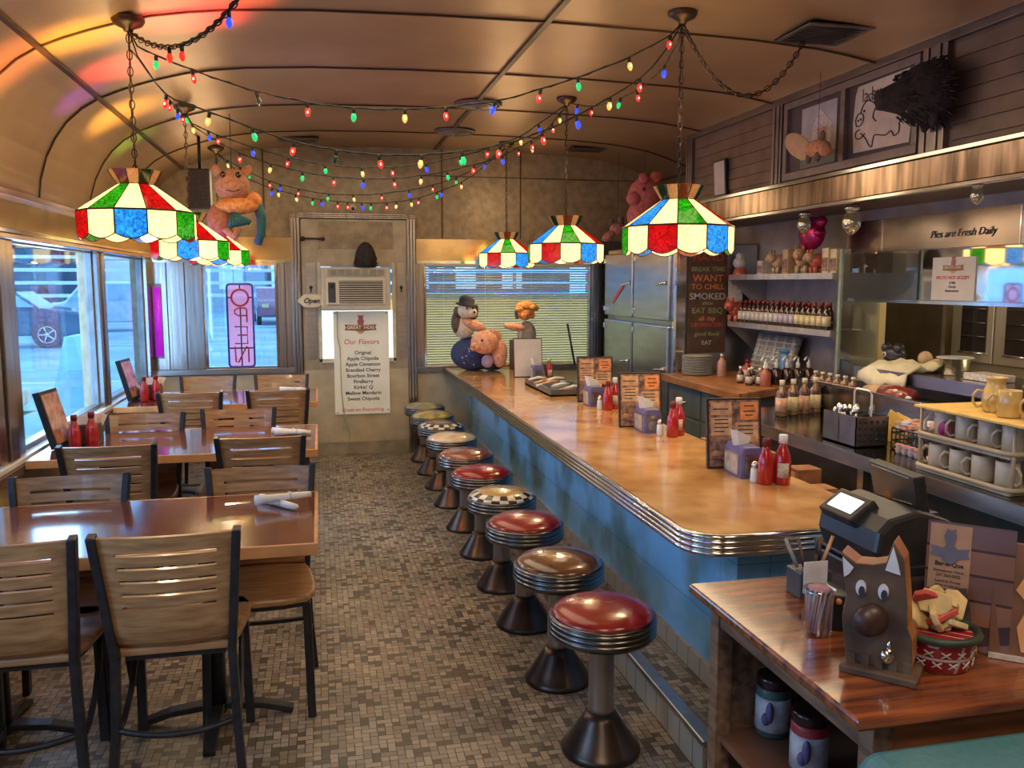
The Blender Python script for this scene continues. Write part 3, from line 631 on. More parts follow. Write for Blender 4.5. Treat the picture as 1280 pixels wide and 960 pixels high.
# ================= STAINED GLASS LAMPS =================
came = mat('lead_came', (.06, .04, .02), .4, .7, .3, 30)
brass = mat('aged_brass_chain', (.11, .07, .04), .4, .8, .3, 30)
pc = panemat('cream_glass', (1, .77, .32), (1, .90, .55), .85)
pg = panemat('green_glass', (.004, .09, .004), (.05, .42, .015), .7)
pr_ = panemat('red_glass', (.16, .003, .003), (.5, .012, .01), .7)
pb = panemat('blue_glass', (.008, .10, .30), (.06, .36, .75), .8)
pdk = panemat('dull_cream_glass', (.45, .26, .11), (.65, .42, .2), .25)
pgd = panemat('dull_green_glass', (.01, .04, .015), (.02, .09, .03), .2)
pbr = panemat('brown_glass', (.16, .02, .01), (.30, .06, .03), .35)
PM = [pc, pg, pr_, pb, pdk, pgd, pbr]
def lamp(x, y, zt, zceil, sc, a0, lowc, upc, lab, power=14):
    """zt: height of eave; 12 facets"""
    t = thing('pendant_lamp', lab, 'lamp', (x, y, zceil), 'stained glass pendant lamps')
    N = 12; re, rw, rc = .256*sc, .078*sc, .118*sc
    ze, zw, zk, zb = zt, zt+.125*sc, zt+.188*sc, zt-.105*sc
    def P(k, r, z): a = a0+2*pi*k/N; return Vector((x+r*cos(a), y+r*sin(a), z))
    mb = MB()
    for k in range(N):
        mb.add([P(k, re, ze), P(k+1, re, ze), P(k+1, rw, zw), P(k, rw, zw)], [(0, 1, 2, 3)], upc[k])
        A, B = P(k, re*1.0, ze), P(k+1, re, ze); lo = []
        for i in range(7):
            u = i/6; q = A.lerp(B, u); lo.append(Vector((q.x, q.y, zb - .022*sc*sin(pi*u))))
        mb.add([A, B]+lo[::-1], [tuple(range(9))], lowc[k])
        mb.add([P(k, rw, zw), P(k+1, rw, zw), P(k+1.08, rc, zk), P(k-.08, rc, zk)], [(0, 1, 2, 3)], [4, 5, 4, 6][k % 4])
    mb.build('shade', PM, t, solid=.003)
    cm = MB(); r = .0032*sc
    for k in range(N):
        cm.tube([P(k, re, ze), P(k, rw, zw)], r, 5); cm.tube([P(k, re, ze), P(k, re, zb)], r, 5); cm.tube([P(k, rw, zw), P(k, rc, zk)], r, 5)
        cm.tube([P(k, re, ze), P(k+1, re, ze)], r*1.4, 5); cm.tube([P(k, rw, zw), P(k+1, rw, zw)], r*1.3, 5)
        A, B = P(k, re, ze), P(k+1, re, ze); cm.tube([Vector((A.lerp(B, i/6).x, A.lerp(B, i/6).y, zb-.022*sc*sin(pi*i/6))) for i in range(7)], r*.9, 4)
    cm.build('leading', came, t)
    MB().lathe([(rc*.3, 0), (rc*.34, .006), (.012, .02), (1e-5, .022)], (x, y, zw), 16).tube([(x+rw*cos(a), y+rw*sin(a), zw) for a in [2*pi*k/16 for k in range(16)]], .003, 5, closed=True).tube([(x-rw, y, zw), (x+rw, y, zw)], .004, 5).tube([(x, y-rw, zw), (x, y+rw, zw)], .004, 5).build('top_cap', brass, t)
    MB().ell((x, y, ze+.0), (.03, .03, .042), 14).build('bulb', mat('lit_bulb', (1, .9, .7), .4, emit=(1, .86, .55), es=9), t)
    MB().lathe([(.018, 0), (.018, .06)], (x, y, ze+.035), 12).build('socket', brass, t)
    ch = MB(); z = zw+.015; k = 0; L = .034
    while z < zceil-.03:
        c = Vector((x, y, z+L/2)); ax = Vector((1, 0, 0)) if k % 2 else Vector((0, 1, 0))
        ch.tube([c + ax*(.0105*cos(a)) + Vector((0, 0, .0215*sin(a))) for a in [2*pi*i/10 for i in range(10)]], .0026, 5, closed=True)
        z += L; k += 1
    ch.build('chain', brass, t)
    MB().tube([(x+.004, y, zw), (x-.006, y+.006, (zw+zceil)/2), (x+.003, y, zceil-.02)], .003, 5).build('cord', blackm, t)
    MB().lathe([(.018, -.055), (.022, -.045), (.058, -.028), (.068, -.012), (.068, 0)], (x, y, zceil), 24).build('canopy', brass, t)
    for dz, e, rr in ((-.06, power, .05), (.50, 4.6, .18)):  # upper light is added above each shade to brighten the ceiling
        l = bpy.data.lights.new('lamp_glow_and_uplight', 'POINT'); l.energy = e; l.color = (1, .70, .38); l.shadow_soft_size = rr
        o = bpy.data.objects.new('lamp_glow_and_uplight', l); COL.objects.link(o); o.location = (x, y, ze+dz)
    return t
def cyc(cols): return [v for c in cols for v in (c, 0)]
LOW = cyc([1, 2, 3, 1, 2, 3]); UP = [0]+[v for c in (3, 1, 2, 3, 1, 2) for v in (c, 0)][:11]
def rot(l, k): return l[k:]+l[:k]
# the face towards the camera is at -y; facet index counted anticlockwise from a0
RA = -pi/2-pi/12+.37
lowR = [3, 0, 1, 0, 2, 0, 3, 0, 1, 0, 2, 0]; upR = [0, 2, 0, 3, 0, 1, 0, 2, 0, 3, 0, 1]
lowL = [0, 3, 0, 1, 0, 2, 0, 3, 0, 1, 0, 2]; upL = [0, 0, 2, 0, 3, 0, 1, 0, 2, 0, 3, 0]
lowL = [3, 0, 1, 0, 2, 0, 3, 0, 1, 0, 2, 0]; upL = [0, 2, 0, 3, 0, 1, 0, 2, 0, 3, 0, 1]
LR = [(1.65, 3.8), (1.65, 5.67), (1.65, 7.55)]; LL = [(-.755, 4.05), (-.785, 5.85), (-.785, 7.55)]
nmR = ['nearest of the three over the counter', 'middle one over the counter', 'farthest one over the counter by the blinds']
nmL = ['nearest over the dining tables, large at upper left', 'middle one over the dining tables', 'farthest one over the dining tables']
for (x, y), w in zip(LR, nmR): lamp(x, y, 1.855, 2.822, 1.0 if y < 7 else .98, RA, lowR if y < 7 else lowL, upR if y < 7 else upL, 'multicoloured stained glass pendant lamp, %s' % w)
for (x, y), w in zip(LL, nmL): lamp(x, y, 1.90 if y < 5 else 1.86, zc(x)-.006, .94, RA-.30, lowL, upL, 'multicoloured stained glass pendant lamp, %s' % w)
# swagged chains
def chain_path(pts, name, lab, L=.036):
    t = thing(name, lab, 'chain', pts[0]); pts = [Vector(p) for p in pts]
    # resample
    out = [pts[0]]; acc = 0
    for a, b in zip(pts, pts[1:]):
        n = max(1, int((b-a).length/.004))
        for i in range(1, n+1):
            q = a.lerp(b, i/n)
            if (q-out[-1]).length >= L*.8: out.append(q)
    ch = MB()
    for k, (a, b) in enumerate(zip(out, out[1:])):
        c = (a+b)/2; d = (b-a).normalized(); u = d.cross(Vector((.2, .3, 1))).normalized(); v = d.cross(u)
        ax = u if k % 2 else v
        ch.tube([c + ax*(.0115*cos(q)) + d*(L*.62*sin(q)) for q in [2*pi*i/10 for i in range(10)]], .0028, 5, closed=True)
    ch.build('links', brass, t)
    MB().tube([p + Vector((.004, 0, .003)) for p in out], .003, 5).build('cord', blackm, t)
    return t
def sag(a, b, s, n=24):
    a = Vector(a); b = Vector(b); return [a.lerp(b, i/n) - Vector((0, 0, s*4*(i/n)*(1-i/n))) for i in range(n+1)]
hookR = at(1008, 46, Z=2.80)
chain_path(sag((1.65, 3.8, 2.77), (hookR.x, hookR.y, 2.80), .30), 'swag_chain', 'dark chain looping from the near counter lamp up to the ceiling grille')
a = Vector((-.755, 4.05, zc(-.755)-.06)); b = Vector((-.05, 3.0, 2.80))
swL = sag(a, b, .21); chain_path(swL, 'swag_chain', 'dark chain with Christmas bulbs looping from the near left lamp up and off the photo')
# ================= STRING LIGHTS =================
wirem = mat('green_black_wire', (.02, .03, .02), .5)
BC = {'r': mat('red_bulb', (.6, .01, .01), .2, emit=(1, .03, .015), es=1.3), 'g': mat('green_bulb', (.01, .35, .08), .2, emit=(.02, .75, .22), es=1.0), 'b': mat('blue_bulb', (.01, .03, .5), .2, emit=(.02, .05, 1), es=2.2),
      'y': mat('yellow_bulb', (.8, .5, .08), .2, emit=(1, .55, .10), es=1.1), 'x': mat('unlit_green_bulb', (.01, .07, .04), .15, 0, .2, 10, coat=.6)}
hot = mat('bulb_filament_glow', (1, .9, .8), .3, emit=(1, .8, .6), es=4)
def strand(path, Y0, Y1, bulbs, lab, fixed=None):
    xs = [p[0] for p in path]; x0, x1 = xs[0], xs[-1]
    def Yof(x): return Y0+(Y1-Y0)*(x-x0)/(x1-x0)
    def yof(x):
        for (a, ya), (b, yb) in zip(path, path[1:]):
            if min(a, b) <= x <= max(a, b): 
                u = (x-a)/(b-a); return ya+(yb-ya)*u
        return path[-1][1]
    # smooth
    P = []
    for x in [x0+(x1-x0)*i/60 for i in range(61)]:
        w = 12; y = sum(yof(min(max(x+d, min(x0, x1)), max(x0, x1))) for d in (-w, -w/2, 0, w/2, w))/5
        P.append(at(x, y, Y=Yof(x)))
    if fixed: P[0] = Vector(fixed[0]); P[-1] = Vector(fixed[1])
    t = thing('string_lights', lab, 'string lights', P[0], 'Christmas light strings between the pendant lamps')
    mb = MB().tube(P, .0035, 5); Q2 = [p + Vector((0, .004*sin(i*1.7), .004*cos(i*1.7))) for i, p in enumerate(P)]; mb.tube(Q2, .0025, 5); mb.build('wire', wirem, t)
    for bx, c in bulbs:
        i = (bx-x0)/(x1-x0)*60; i = min(max(i, 0), 59.99); k = int(i); p = P[k].lerp(P[k+1], i-k)
        tx = RN.uniform(-.25, .25); M = Matrix.Translation(p) @ Euler((RN.uniform(-.2, .2), tx, 0)).to_matrix().to_4x4()
        s = MB().lathe([(.0075, -.026), (.0085, -.004), (.004, .002)], n=8, M=M).build('socket', wirem, t)
        MB().lathe([(1e-5, -.062), (.005, -.059), (.0105, -.050), (.0125, -.040), (.010, -.030), (.007, -.024)], n=10, M=M).build('bulb', BC[c], t)
        if c in 'ry': MB().ell(M @ Vector((0, -.0118, -.042)), (.0035, .0025, .006), 6).build('filament_spot', hot, t)
    return t
c1, c2, c3 = [(x, y, zc(x)-.05) for x, y in LL]; r1, r2, r3 = [(x, y, 2.775) for x, y in LR]
strand([(160, 52), (200, 72), (266, 97), (320, 115), (400, 131), (470, 137), (550, 135), (630, 125), (720, 98), (785, 73), (850, 38)], 4.05, 3.8,
       [(195, 'g'), (240, 'r'), (320, 'x'), (384, 'r'), (442, 'g'), (506, 'y'), (557, 'r'), (619, 'b'), (676, 'r'), (722, 'g'), (786, 'y'), (838, 'r')], 'highest string of coloured Christmas bulbs, strung from near left lamp to near counter lamp', (c1, r1))
strand([(160, 52), (205, 120), (262, 140), (315, 160), (368, 178), (421, 188), (473, 194), (527, 194), (590, 188), (640, 178), (700, 156), (770, 118), (810, 92), (850, 38)], 4.05, 3.8,
       [(208, 'r'), (262, 'y'), (315, 'g'), (368, 'r'), (421, 'x'), (473, 'r'), (527, 'y'), (577, 'g'), (626, 'r'), (677, 'r'), (720, 'b'), (763, 'y'), (800, 'r')], 'second Christmas light string down, sagging lower between the two nearest lamps', (c1, r1))
strand([(232, 150), (268, 168), (315, 184), (361, 197), (406, 206), (452, 210), (492, 209), (540, 203), (590, 192), (650, 172), (708, 130)], 5.85, 5.67,
       [(240, 'y'), (260, 'b'), (271, 'r'), (315, 'b'), (361, 'r'), (406, 'g'), (452, 'y'), (492, 'r'), (532, 'b'), (575, 'g'), (610, 'r'), (650, 'y'), (673, 'b')], 'upper Christmas light string between the middle pair of pendant lamps', (c2, r2))
strand([(232, 150), (262, 172), (299, 192), (339, 205), (378, 215), (416, 221), (455, 224), (500, 223), (560, 214), (620, 199), (680, 168), (708, 130)], 5.85, 5.67,
       [(233, 'g'), (299, 'r'), (339, 'y'), (378, 'g'), (416, 'r'), (455, 'b'), (492, 'r'), (527, 'y'), (559, 'g'), (593, 'r'), (628, 'b'), (664, 'r'), (690, 'r')], 'lower Christmas light string between the middle pair of pendant lamps', (c2, r2))
strand([(275, 195), (310, 215), (340, 228), (380, 238), (411, 243), (460, 244), (520, 237), (570, 223), (600, 208), (630, 185)], 7.55, 7.55,
       [(284, 'y'), (300, 'r'), (310, 'g'), (336, 'r'), (350, 'b'), (373, 'r'), (411, 'g'), (441, 'y'), (477, 'r'), (511, 'b'), (541, 'r'), (570, 'g'), (607, 'b')], 'upper of the two farthest Christmas light strings, above the far door', (c3, r3))
strand([(275, 195), (305, 222), (340, 236), (380, 246), (411, 251), (450, 254), (484, 254), (520, 249), (570, 232), (600, 214), (630, 185)], 7.55, 7.55,
       [(340, 'b'), (347, 'y'), (369, 'y'), (391, 'g'), (401, 'b'), (422, 'r'), (434, 'r'), (452, 'b'), (464, 'g'), (484, 'r'), (496, 'y'), (514, 'y'), (524, 'r'), (546, 'g'), (553, 'b'), (577, 'y')], 'lowest and farthest Christmas light string, hanging just above the far door', (c3, r3))
strand([(850, 38), (840, 74), (806, 108), (770, 126), (740, 135), (712, 128)], 3.8, 5.67,
       [(831, 'b'), (796, 'r'), (776, 'g'), (740, 'r'), (722, 'b')], 'short Christmas light string running along the counter from near to middle lamp', (r1, r2))
strand([(708, 130), (695, 150), (670, 178), (650, 190), (630, 180)], 5.67, 7.55, [(700, 'y'), (690, 'g'), (664, 'y'), (648, 'r')], 'short Christmas light string from middle to farthest counter lamp', (r2, r3))
strand([(160, 55), (195, 105), (213, 125), (232, 150)], 4.05, 5.85, [(213, 'r'), (222, 'b'), (228, 'r')], 'short Christmas light string joining the near and middle left lamps', (c1, c2))
# bulbs on the swag chain
t = thing('string_lights', 'Christmas bulbs clipped along the swagged chain at the upper left', 'string lights', swL[0], 'Christmas light strings between the pendant lamps')
MB().tube([p+Vector((0, -.008, .004)) for p in swL], .003, 5).build('wire', wirem, t)
for k, c in ((7, 'r'), (9, 'r'), (16, 'b'), (22, 'r')):
    p = swL[k]; MB().lathe([(.0075, -.026), (.0085, -.004), (.004, .002)], p, 8).build('socket', wirem, t); MB().lathe([(1e-5, -.062), (.005, -.059), (.0105, -.050), (.0125, -.040), (.010, -.030), (.007, -.024)], p, 10).build('bulb', BC[c], t)
# ================= CEILING FIXTURES =================
def disc(x, y, lab, r=.165):
    t = thing('ceiling_diffuser', lab, 'vent', (x, y, 2.82), 'round ceiling diffusers')
    z = zc(x)-.002
    MB().lathe([(r, 0), (r*1.02, -.008), (r*.95, -.018), (r*.86, -.014), (r*.86, 0)][::-1], (x, y, z), 32).build('rim', mat('aged_vent_paint', (.16, .13, .10), .4, .4), t)
    mb = MB()
    for k in range(4): rr = r*(.8-.19*k); mb.lathe([(rr, -.016-.006*k), (rr-.018, -.006)], (x, y, z), 28)
    mb.lathe([(r*.12, -.045), (r*.12, -.001)], (x, y, z), 16); mb.build('cones', mat('vent_grey', (.24, .22, .18), .4, .4), t)
disc(1.11, 6.0, 'nearer round ceiling diffuser, dark, crossed by the top light string'); disc(1.12, 7.09, 'farther round stepped ceiling diffuser above the far door wall')
def grille(x, y, w, l, lab, rz=0, m=darksteel):
    t = thing('ceiling_grille', lab, 'vent', (x, y, zc(x)), 'rectangular ceiling grilles'); z = zc(x)-.003
    M = Matrix.Translation((x, y, z)) @ Matrix.Rotation(rz, 4, 'Z')
    MB().box(-w/2, w/2, -l/2, l/2, -.006, 0, M=M).build('backing', blackp, t)
    MB().box(-w/2, w/2, -l/2, -l/2+.02, -.014, 0, M=M).box(-w/2, w/2, l/2-.02, l/2, -.014, 0, M=M).box(-w/2, -w/2+.02, -l/2+.02, l/2-.02, -.014, 0, M=M).box(w/2-.02, w/2, -l/2+.02, l/2-.02, -.014, 0, M=M).build('frame', m, t)
    mb = MB(); n = int(l/.03)
    for k in range(1, n): mb.box(-w/2+.02, w/2-.02, -l/2+k*l/n-.004, -l/2+k*l/n+.004, -.013, -.004, M=M)
    mb.build('louvres', m, t)
grille(2.40, 3.85, .34, .32, 'dark square ceiling grille where the swagged chain is hooked, upper right', 0)
grille(-.13, 7.6, .34, .22, 'small ceiling grille above the left side of the far door'); grille(2.39, 7.56, .32, .22, 'small ceiling grille near the far right corner')
t = thing('security_camera', 'small round white security camera with black lens above the far door', 'camera', (.33, YF, 2.27))
MB().lathe([(.035, 0), (.033, .02), (.02, .035), (1e-5, .04)], M=Matrix.Translation((.33, YF, 2.27)) @ Matrix.Rotation(pi/2, 4, 'X'), n=18).build('housing', cream, t)
MB().ell((.33, YF-.04, 2.265), (.016, .012, .016), 12).build('lens', blackp, t)
# ================= FAR WALL THINGS =================
YW = YF-.05
ac = thing('air_conditioner', 'cream window air conditioner set in the far door above the flavour poster', 'air conditioner', (.335, YW, 1.345))
acm = mat('ac_plastic', (.56, .50, .36), .45, 0, .08, 12)
MB().box(.03, .645, YW-.14, YW+.03, 1.348, 1.735).build('housing', acm, ac, bevel=.012)
f = MB().box(.075, .60, YW-.152, YW-.139, 1.40, 1.64); f.build('front_bezel', mat('ac_bezel', (.66, .60, .45), .4, 0, .06, 10), ac, bevel=.006)
MB().box(.185, .575, YW-.154, YW-.151, 1.415, 1.615).build('grille_back', blackp, ac)
mb = MB()
for k in range(10): mb.box(.185, .575, YW-.160, YW-.153, 1.422+k*.0198, 1.431+k*.0198)
mb.build('grille', acm, ac)
MB().box(.09, .155, YW-.157, YW-.151, 1.42, 1.60).build('control_panel', darkgrey, ac, bevel=.003)
MB().lathe([(.02, 0), (.018, .012)], M=Matrix.Translation((.122, YW-.157, 1.565)) @ Matrix.Rotation(pi/2, 4, 'X'), n=14).build('knob', blackp, ac)
MB().box(.09, .585, YW-.154, YW-.139, 1.665, 1.715).build('vent_outlet', mat('ac_vent', (.30, .27, .20), .5), ac)
mb = MB()
for k in range(7): mb.box(.10+k*.07, .106+k*.07, YW-.158, YW-.152, 1.665, 1.715)
mb.build('outlet_fins', acm, ac)
t = thing('furry_ornament', 'dark rounded furry lump sitting on top of the air conditioner', 'ornament', (.43, YW-.07, 1.735))
fur = mat('dark_fur', (.025, .018, .015), .8, 0, .6, 60, bump=.5)
mb = MB(); mb.lathe([(.09, 0), (.10, .03), (.098, .08), (.085, .14), (.06, .19), (.03, .22), (1e-5, .228)], (.43, YW-.075, 1.736), 20); mb.build('fur_body', fur, t)
mb = MB()
for k in range(50):
    a = RN.uniform(0, 2*pi); z = RN.uniform(.02, .19); r = .095*(1-(z/.24)**2.2)+.01
    q = Vector((.43+r*cos(a), YW-.075+r*sin(a), 1.736+z)); mb.tube([q, q+Vector((.012*cos(a), .012*sin(a), -.03))], [.006, .002], 4)
mb.build('fur_tufts', fur, t)
# poster
po = thing('flavour_poster', 'tall white flavour list poster with a pig emblem, hanging below the air conditioner', 'poster', (.38, YW-.02, .39))
x0, x1 = .129, .632; yp = YW-.022
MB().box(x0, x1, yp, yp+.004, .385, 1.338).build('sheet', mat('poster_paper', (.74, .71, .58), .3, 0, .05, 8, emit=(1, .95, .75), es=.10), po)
xm = (x0+x1)/2; YL = yp-.0012; zz = 1.338
def emblem(xm, zm, s, parent, m1, m2, m3, face='far', X=None, yl=0):
    """a standing pig over a ribbon banner with round medallion"""
    if face == 'far': T = Matrix.Translation((xm, yl, zm)) @ Matrix.Scale(s, 4)
    else: T = Matrix.Translation((X, xm, zm)) @ Matrix.Rotation(-pi/2, 4, 'Z') @ Matrix.Scale(s, 4)
    def pl(poly, y=0, mi=0, mb=None): mb.prism(poly, y-.004, y, 'xz', mi, M=T)
    mb = MB()
    pl([(-.5, .09), (-.38, .085), (0, .06), (.38, .085), (.5, .09), (.46, 0), (.5, -.09), (.38, -.095), (0, -.12), (-.38, -.095), (-.5, -.09), (-.46, 0)], 0, 0, mb)
    mb.build('emblem_ribbon', m1, parent)
    mb = MB(); pl([(.13*cos(a), -.06+.15*sin(a)) for a in [2*pi*k/20 for k in range(20)]], .002, 0, mb); mb.build('emblem_medallion', m2, parent)
    mb = MB(); pl([(-.06, .02), (-.09, .10), (-.10, .2), (-.06, .27), (-.075, .34), (-.10, .40), (-.04, .37), (0, .38), (.05, .37), (.10, .41), (.08, .33), (.07, .27), (.11, .2), (.09, .1), (.06, .02)], -.005, 0, mb)
    mb.build('emblem_pig', m3, parent)
m_rib = mat('ribbon_brown', (.28, .12, .05), .5); m_med = mat('medallion_tan', (.55, .32, .14), .5); m_pig = mat('emblem_pig_red', (.42, .12, .09), .5)
emblem(xm-.005, 1.19, .29, po, m_rib, m_med, m_pig, yl=YL)
text('GREAT  HOG', .042, mat('pale_ink', (.85, .75, .5), .5), po, (xm-.005, YL-.004, 1.188), bold=.001)
text('Our Flavors', .066, inkr, po, (xm, YL, 1.055), shear=.12)
for k, s in enumerate(['Original', 'Apple Chipotle', 'Apple Cinnamon', 'Brandied Cherry', 'Bourbon Street', 'FireBerry', "Kirkin' Q", 'Mellow Mandarin', 'Sweet Chipotle']):
    text(s, .047, inkd, po, (xm+.01, YL, .955-k*.0535), bold=.0007)
text('Great on Everything', .046, inkr, po, (xm, YL, .425), xs=1.02, shear=.12)
MB().ell((x0+.02, yp-.003, .40), .006, 8).ell((x1-.02, yp-.003, .42), .006, 8).ell((x0+.02, yp-.003, 1.32), .006, 8).ell((x1-.02, yp-.003, 1.32), .006, 8).build('pins', blackm, po)
t = thing('power_cord', 'thin green cord trailing down from the air conditioner over the poster to floor', 'cord', (.2, YW, 0))
MB().tube([(.165, yp-.01, 1.34), (.165, yp-.012, 1.1), (.185, yp-.012, 1.0), (.19, yp-.012, .6), (.21, yp-.02, .36), (.26, YW-.05, .2), (.24, YW-.08, .03), (.1, YW-.25, .008), (-.1, YW-.3, .008), (-.3, YW-.15, .01)], .005, 6).build('cord_wire', mat('olive_cord', (.35, .36, .2), .5), t)
t = thing('open_plaque', 'small cream cloud-shaped plaque reading Open on the left door post', 'sign', (-.06, YW, 1.435))
pts = [(-.06+.115*cos(a)*(1+.06*cos(6*a)), 1.435+.062*sin(a)*(1+.06*cos(6*a))) for a in [2*pi*k/36 for k in range(36)]]
MB().prism(pts, YW-.095, YW-.08, 'xz').build('board', cream, t, bevel=.003)
text('Open', .062, inkd, t, (-.06, YW-.0965, 1.435), shear=.35, bold=.002)
# neon sign in window 1
ns = thing('neon_sign', 'vertical neon OPEN sign in blue outline, hanging in the far left window, seen reversed', 'neon sign', (-.682, YF-.03, .84))
nx0, nx1, nz0, nz1 = -.792, -.572, .845, 1.585; yn = YF-.035
MB().tube([(x, yn, z) for x, z in rrect(nx0, nx1, nz0, nz1, .03)], .0095, 6, closed=True).build('outline_tube', mat('blue_neon', (.02, .02, .12), .3, emit=(.03, .03, .4), es=.25), ns)
xc = (nx0+nx1)/2; dred = mat('dark_red_neon', (.10, .008, .02), .3, 0, .2, 10, emit=(.8, .02, .12), es=.22)
MB().tube([(xc+.072*cos(a), yn, 1.465+.072*sin(a)) for a in [2*pi*k/28 for k in range(28)]], .010, 6, closed=True).build('letter_o', dred, ns)
def tb(*ps): return [(xc+x, yn, z) for x, z in ps]
MB().tube(tb((.055, 1.245), (.055, 1.36), (.045, 1.372), (-.02, 1.372), (-.048, 1.355), (-.048, 1.325), (-.02, 1.305), (.055, 1.305)), .007, 6).build('letter_p', dred, ns)
MB().tube(tb((-.055, 1.205), (.055, 1.205), (.055, 1.055), (-.055, 1.055)), .007, 6).tube(tb((-.03, 1.13), (.055, 1.13)), .007, 6).build('letter_e', dred, ns)
MB().tube(tb((.06, .885), (.06, 1.02), (.045, 1.03), (-.03, .885), (-.05, .89), (-.055, 1.03)), .007, 6).build('letter_n', dred, ns)
MB().box(nx0, nx1, yn+.006, yn+.012, 1.007, 1.019).box(xc-.006, xc+.006, yn+.006, yn+.012, nz0, 1.40).box(nx0, nx0+.04, yn+.006, yn+.012, 1.46, 1.472).box(nx1-.04, nx1, yn+.006, yn+.012, 1.46, 1.472).box(xc-.006, xc+.006, yn+.006, yn+.012, 1.535, nz1).build('support_frame', blackm, ns)
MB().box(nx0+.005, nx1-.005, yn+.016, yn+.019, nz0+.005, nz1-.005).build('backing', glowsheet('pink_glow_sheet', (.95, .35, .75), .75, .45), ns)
for x in (xc-.05, xc+.05): MB().tube([(x, yn+.01, nz1), (x, yn+.01, 1.77)], .002, 4).build('hanging_wire', blackm, ns)
# purple neon reflection strip : a glowing tube added on the corner panel to imitate it
t = thing('neon_reflection', 'upright glowing strip imitating a magenta neon reflection beside the far left window', 'neon reflection', (-1.40, YF-.06, 1.0))
MB().tube([(-1.375, YF-.04, .95), (-1.375, YF-.04, 1.56)], .03, 10).build('reflection_glow', mat('magenta_reflection', (.3, .01, .4), .3, 0, .3, 10, emit=(.40, .01, .62), es=.8, col2=(.5, .02, .6)), t)
MB().box(-1.41, -1.34, YF-.03, YF-.016, .93, 1.59).build('reflection_backing', darksteel, t)
# venetian blinds
bl = thing('venetian_blind', 'open cream venetian blind covering the far right window behind the plush animals', 'blind', (1.78, YF-.02, 1.77))
mb = MB(); n = 40
for k in range(n):
    z = .83+(1.75-.83)*k/(n-1); mb.strip([(.985, YF-.026, z), (2.585, YF-.026, z)], .0022, .019, ax=(0, .55, .83))
mb.build('slats', blind_m, bl)
MB().box(.98, 2.59, YF-.045, YF-.008, 1.755, 1.785).build('head_rail', cream, bl); MB().box(.98, 2.59, YF-.038, YF-.014, .808, .822).build('bottom_rail', cream, bl)
mb = MB()
for x in (1.15, 1.55, 2.0, 2.4): mb.tube([(x, YF-.037, .82), (x, YF-.037, 1.76)], .0015, 4)
mb.build('ladder_cords', white, bl)
t = thing('wall_rod', 'thin dark rod leaning against the blind at the right', 'rod', (2.35, 7.95, .8))
MB().tube([(2.43, 8.0, .80), (2.36, 8.03, 1.20)], .010, 8).build('rod_shaft', blackm, t)
# ================= SOFT TOYS =================
def plush(c, c2=None, nm=None): return mat(nm, c, .85, 0, .2, 40, col2=c2, bump=.25)
pinkf = plush((.80, .36, .20), (.9, .48, .30), 'peach_plush'); denim = plush((.03, .045, .13), (.06, .08, .20), 'navy_denim'); whf = plush((.72, .62, .46), (.85, .75, .6), 'cream_plush'); brf = plush((.10, .065, .045), (.18, .12, .09), 'brown_plush'); grf = plush((.30, .28, .25), (.42, .38, .34), 'grey_plush'); orf = plush((.75, .20, .05), (.9, .42, .12), 'orange_plush'); pkf = plush((.55, .13, .12), (.65, .2, .18), 'rose_plush')
def pp(px, py, Y): return at(px, py, Y=Y)
eyem = mat('toy_eye', (.01, .01, .01), .08, coat=1)
# big pig in navy overalls lying on the counter
t = thing('plush_pig', 'large peach pig soft toy in starry navy overalls lying on the counter end', 'soft toy', (1.42, 7.75, ctz))
b = pp(592, 440, 7.72)
MB().ell((b.x, 7.74, ctz+.15), (.21, .19, .155), 24).ell((b.x+.16, 7.66, ctz+.09), (.13, .13, .09), 20).build('overalls', denim, t)
h = pp(606, 428, 7.45)
MB().ell(h, (.125, .115, .105), 24).ell(h+Vector((-.09, -.06, -.03)), (.05, .05, .042), 18).build('head', pinkf, t)
MB().ell(h+Vector((-.125, -.09, -.035)), (.022, .028, .034), 14).build('snout', pinkf, t)
MB().ell(h+Vector((-.137, -.115, -.028)), (.005, .006, .008), 8).ell(h+Vector((-.118, -.118, -.03)), (.005, .006, .008), 8).build('nostrils', brf, t)
MB().ell(h+Vector((-.045, -.105, .025)), (.011, .008, .013), 10).build('eye', eyem, t)
MB().ell(h+Vector((.10, .0, .075)), (.065, .02, .035), 14, rot=(0, .5, .3)).build('ear', pinkf, t)
MB().ell(h+Vector((.14, .03, -.10)), (.07, .08, .13), 18).build('arm', pinkf, t)
MB().ell(h+Vector((.03, .03, -.17)), (.055, .05, .06), 16).build('shirt', mat('lilac_cloth', (.42, .30, .45), .8), t)
mb = MB()
for k in range(14): mb.ell((b.x+RN.uniform(-.15, .1), 7.745-.19*.93, ctz+RN.uniform(.06, .22)), (.006, .006, .006), 6)
mb.build('star_print', whf, t)
# raccoon-like cow with bowler hat
t = thing('plush_dog', 'brown and cream soft toy dog in a dark bowler hat, sitting on the pig plush', 'soft toy', (1.36, 7.72, 1.05))
b = pp(583, 403, 7.68)
MB().ell(b+Vector((-.02, .03, -.03)), (.11, .10, .12), 22).build('body', whf, t)
MB().ell(b+Vector((-.09, .0, .0)), (.05, .06, .10), 16).ell(b+Vector((.03, -.03, .06)), (.07, .05, .04), 16).build('brown_patch', brf, t)
MB().ell(b+Vector((.06, -.06, -.02)), (.12, .045, .045), 18, rot=(0, .35, 0)).build('arm', pinkf, t)
h = pp(583, 388, 7.62)
MB().ell(h, (.085, .08, .075), 22).ell(h+Vector((.04, -.05, -.02)), (.05, .05, .042), 18).build('head', whf, t)
MB().ell(h+Vector((.055, -.102, -.012)), (.012, .008, .010), 10).build('nose', eyem, t)
for dx in (-.01, .045): MB().ell(h+Vector((dx, -.078, .022)), (.010, .007, .012), 10).build('eye', eyem, t)
